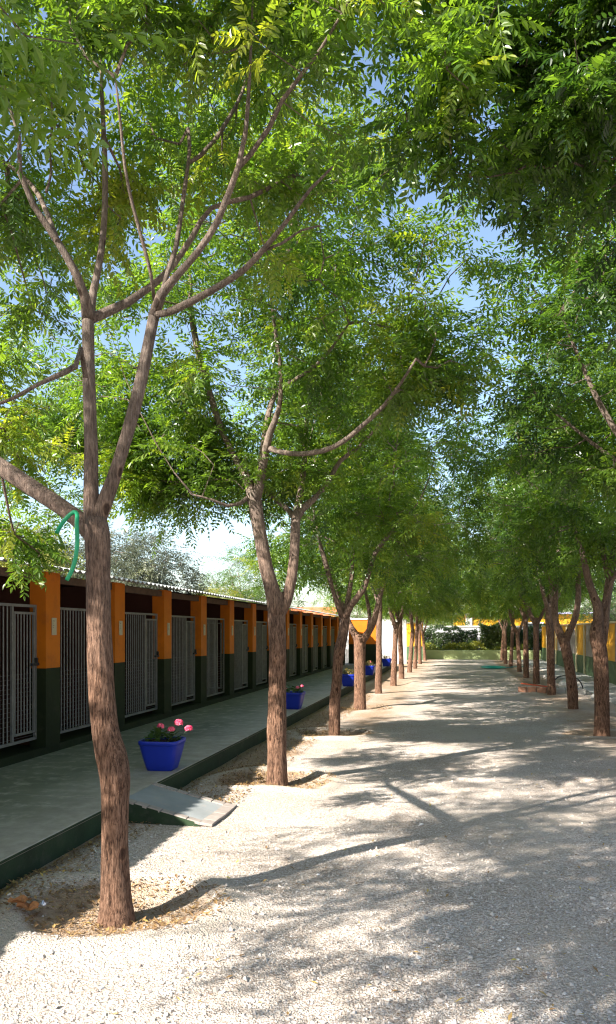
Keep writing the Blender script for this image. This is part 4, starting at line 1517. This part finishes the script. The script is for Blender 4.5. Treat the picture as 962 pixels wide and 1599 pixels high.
# house far behind the kennels
rh = thing("red_roofed_house", "far house with a red tiled roof peeping over the kennel roof", "house", (-13.0, 62, -0.75))
mb = MB()
mb.box(-3, 3, -2.5, 2.5, 0.4, 2.9)
mb.obj("wall", M['cream'], rh)
mb = MB()
mb.add([(-3.4, -2.9, 2.9), (3.4, -2.9, 2.9), (3.4, 2.9, 2.9), (-3.4, 2.9, 2.9), (-3.4, 0, 4.3), (3.4, 0, 4.3)],
       [(0, 1, 5, 4), (2, 3, 4, 5), (1, 2, 5), (3, 0, 4), (3, 2, 1, 0)])
mb.obj("roof", M['roof_tile'], rh)

# ------------------------------------------------------------------ right boundary wall
mb = MB()
mb.box(3.35, 4.5, 6.0, 43.6, -0.25, 0.035, 0, 0.01)
side = mb.obj("side_path", M['path'])
side["kind"] = "structure"
bw = thing("boundary_wall", "long yellow and green painted wall along the right side with grey arched panels", "wall", (4.5, 30, 0))
mb = MB()
mb.box(0, 0.2, -22, 13.6, 0.70, 1.82, 0)
mb.box(0, 0.2, -22, 13.6, -0.2, 0.70, 1)
mb.obj("wall", [M['yellow'], M['wall_green']], bw)
mb = MB()
mb.box(-0.04, 0.24, -22, 13.6, 1.823, 1.88, 0, 0.01)
mb.obj("coping", M['cream'], bw)


def arch(y0, y1, z0, z1, r):
    pts = [(y0, z0), (y1, z0), (y1, z1)]
    for k in range(7):
        a = math.pi / 2 + k * math.pi / 12
        pts.append((y0 + r + r * math.cos(a), z1 - r + r * math.sin(a)))
    mb = MB()
    n = len(pts)
    v = [(-0.022, y, z) for y, z in pts] + [(-0.001, y, z) for y, z in pts]
    mb.add(v, [tuple(range(n)), tuple(reversed(range(n, 2 * n)))] + [((i + 1) % n, i, n + i, n + (i + 1) % n) for i in range(n)])
    return mb


for (a, b_) in ((-2.7, -1.2), (1.4, 3.3), (5.0, 6.8), (8.6, 10.2), (-8.6, -6.4)):
    arch(a, b_, 0.705, 1.80, 0.45).obj("grey_panel", M['wall_grey'], bw)
for y in (-4.5, -1.0, 0.9, 3.6, 7.2, 11.0, -10.4):
    mb = MB()
    mb.box(-0.05, -0.001, y, y + 0.16, -0.2, 1.80, 0, 0.005)
    mb.obj("pilaster", M['cream'], bw)

# ------------------------------------------------------------------ small things
hs = sk([(107, 836, 3.2), (109, 824, 3.2), (117, 810, 3.2), (127, 803, 3.2), (134, 808, 3.2), (137, 822, 3.2), (138, 850, 3.2), (135, 876, 3.2), (129, 895, 3.2), (122, 908, 3.2)], Y1)
hs = [(x, y - 0.13 + 0.05 * math.sin(math.pi * min(1, i / 5)), z, r) for i, (x, y, z, r) in enumerate(hs)]
mb = MB()
sp = spline(hs, 0.015)
mb.tube([p[:3] for p in sp], [p[3] for p in sp], 12)
tag(mb.obj("garden_hose", M['hose']), "short length of bright green hose hung over the fork of the nearest tree", "hose")

bx, by = 1.5, 33.9
mb = MB()
pts = [(bx + (0.22 + 0.035 * (i / 24)) * math.cos(i * 2 * math.pi / 24) * 1.25, by + (0.22 + 0.06 * (i / 24)) * math.sin(i * 2 * math.pi / 24) * 1.7, 0.03 + 0.012 * ((i // 24) % 2)) for i in range(24 * 6)]
pts += [(bx + 0.9, by + 0.6, 0.03), (bx + 1.3, by + 0.9, 0.03)]
mb.tube(pts, [0.02] * len(pts), 6)
tag(mb.obj("coiled_hose", M['teal']), "teal hose lying coiled on the far gravel path", "hose")

eg = thing("brick_edging", "low orange brick edging of a bed at the foot of the third right tree", "edging", (2.4, 20.6, 0))
brk = MB()
brk.box(-0.11, 0.11, -0.05, 0.05, 0, 0.17, 0, 0.008)
bm_ = [brk.mesh("brick", M['terracotta']), brk.mesh("brick", M['path'])]
for i in range(7):
    b_ = link("brick", bm_[0 if i < 4 else 1], eg, (-0.75 + i * 0.232, 0.02 * math.sin(i * 2.1) - 0.06 * i, -0.02 + 0.01 * (i % 2)))
    b_.rotation_euler = (random.uniform(-.05, .05), random.uniform(-.04, .04), -0.25 + random.uniform(-.06, .06))
mb = MB()
mb.box(-0.42, 0.42, -0.06, 0.06, 0, 0.03, 0, 0.004)
pl = mb.obj("red_board", M['red_wood'])
pl.location = (2.02, 20.62, 0.175)
pl.rotation_euler = (0, 0.10, -0.24)
tag(pl, "dark red painted board lying along the brick edging", "board")
mb = MB()
p3 = [at(866, 1062, 21.0), at(872, 1057, 21.0), at(884, 1055, 21.0), at(898, 1058, 20.8), at(907, 1066, 20.4), at(911, 1078, 20.2)]
p3 = [(p.x, p.y, max(p.z, 0.02), 0.016) for p in p3]
sp = spline(p3, 0.08)
mb.tube([p[:3] for p in sp], [p[3] for p in sp], 6)
tag(mb.obj("rubber_pipe", M['black_hose']), "dark bent pipe arching up behind the lyre forked tree", "pipe")


def rock(x, y, r, label, seed):
    rng = random.Random(seed)
    mb = MB()
    n, m = 10, 7
    for j in range(m):
        th = math.pi * j / (m - 1)
        for i in range(n):
            a = 2 * math.pi * i / n
            k = r * (1 + 0.3 * mnoise.noise(Vector((math.cos(a) * 1.3 + seed, math.sin(a) * 1.3, th * 1.1))))
            mb.v.append((k * math.sin(th) * math.cos(a) * 1.25, k * math.sin(th) * math.sin(a), k * math.cos(th) * 0.8 + r * 0.5))
    mb.f = [(j * n + i, (j + 1) * n + i, (j + 1) * n + (i + 1) % n, j * n + (i + 1) % n) for j in range(m - 1) for i in range(n)]
    mb.m = [0] * len(mb.f)
    mb.s = [True] * len(mb.f)
    tag(mb.obj("pale_rock", M['rock'], None, (x, y, 0.0)), label, "rock", "pale rocks at the foot of the right trees")


rock(3.0, 22.2, 0.20, "big pale rock on the right between the second and third whole trees", 1)
rock(2.95, 26.5, 0.14, "pale rock farther back on the right, left of the bent pipe", 2)
rock(3.15, 18.9, 0.09, "small pale rock right of the brick edging, nearest of the rocks", 3)


def ground_leaf(px, py, size, rot, seed):
    d = CAM_H * FPX / (py - HOR)
    xc = (px - 481) / FPX * d
    x, y = xc * CO - d * SI, xc * SI + d * CO
    rng = random.Random(seed)
    mb = MB()
    n = 18
    ring = []
    for i in range(n):
        a = 2 * math.pi * i / n
        lob = 0.72 + 0.28 * abs(math.cos(a * 2.5))
        ring.append((size * lob * math.cos(a) * 1.3, size * lob * math.sin(a) * 0.8, 0.012 + 0.022 * abs(math.sin(a * 2 + seed)) + 0.010 * rng.random()))
    v = [(0, 0, 0.012)] + [(p[0] * 0.5, p[1] * 0.5, p[2] * 0.75) for p in ring] + ring
    f = [(0, 1 + i, 1 + (i + 1) % n) for i in range(n)] + [(1 + i, 1 + n + i, 1 + n + (i + 1) % n, 1 + (i + 1) % n) for i in range(n)]
    mb.add(v, f)
    o = mb.obj("dry_leaf", M['dry_leaf'], None, (x, y, gz(x, y) + 0.02))
    o.rotation_euler = (0, 0.1, rot)
    return o, x, y


o, lx, ly = ground_leaf(30, 1430, 0.055, 0.4, 2)
tag(o, "curled reddish dry leaf at the far left rim of the nearest tree's hollow", "leaf", "large dry leaves in the nearest hollow")
o, lx, ly = ground_leaf(44, 1433, 0.062, -0.3, 5)
tag(o, "flat tan dry leaf lying against the silver wrapper in the hollow", "leaf", "large dry leaves in the nearest hollow")
o, lx, ly = ground_leaf(63, 1424, 0.035, 0.9, 9)
o.name = "foil_wrapper"
o.data.name = "foil_wrapper"
o.data.materials[0] = M['foil']
tag(o, "crumpled silver foil wrapper lying in the hollow of the nearest tree", "wrapper")
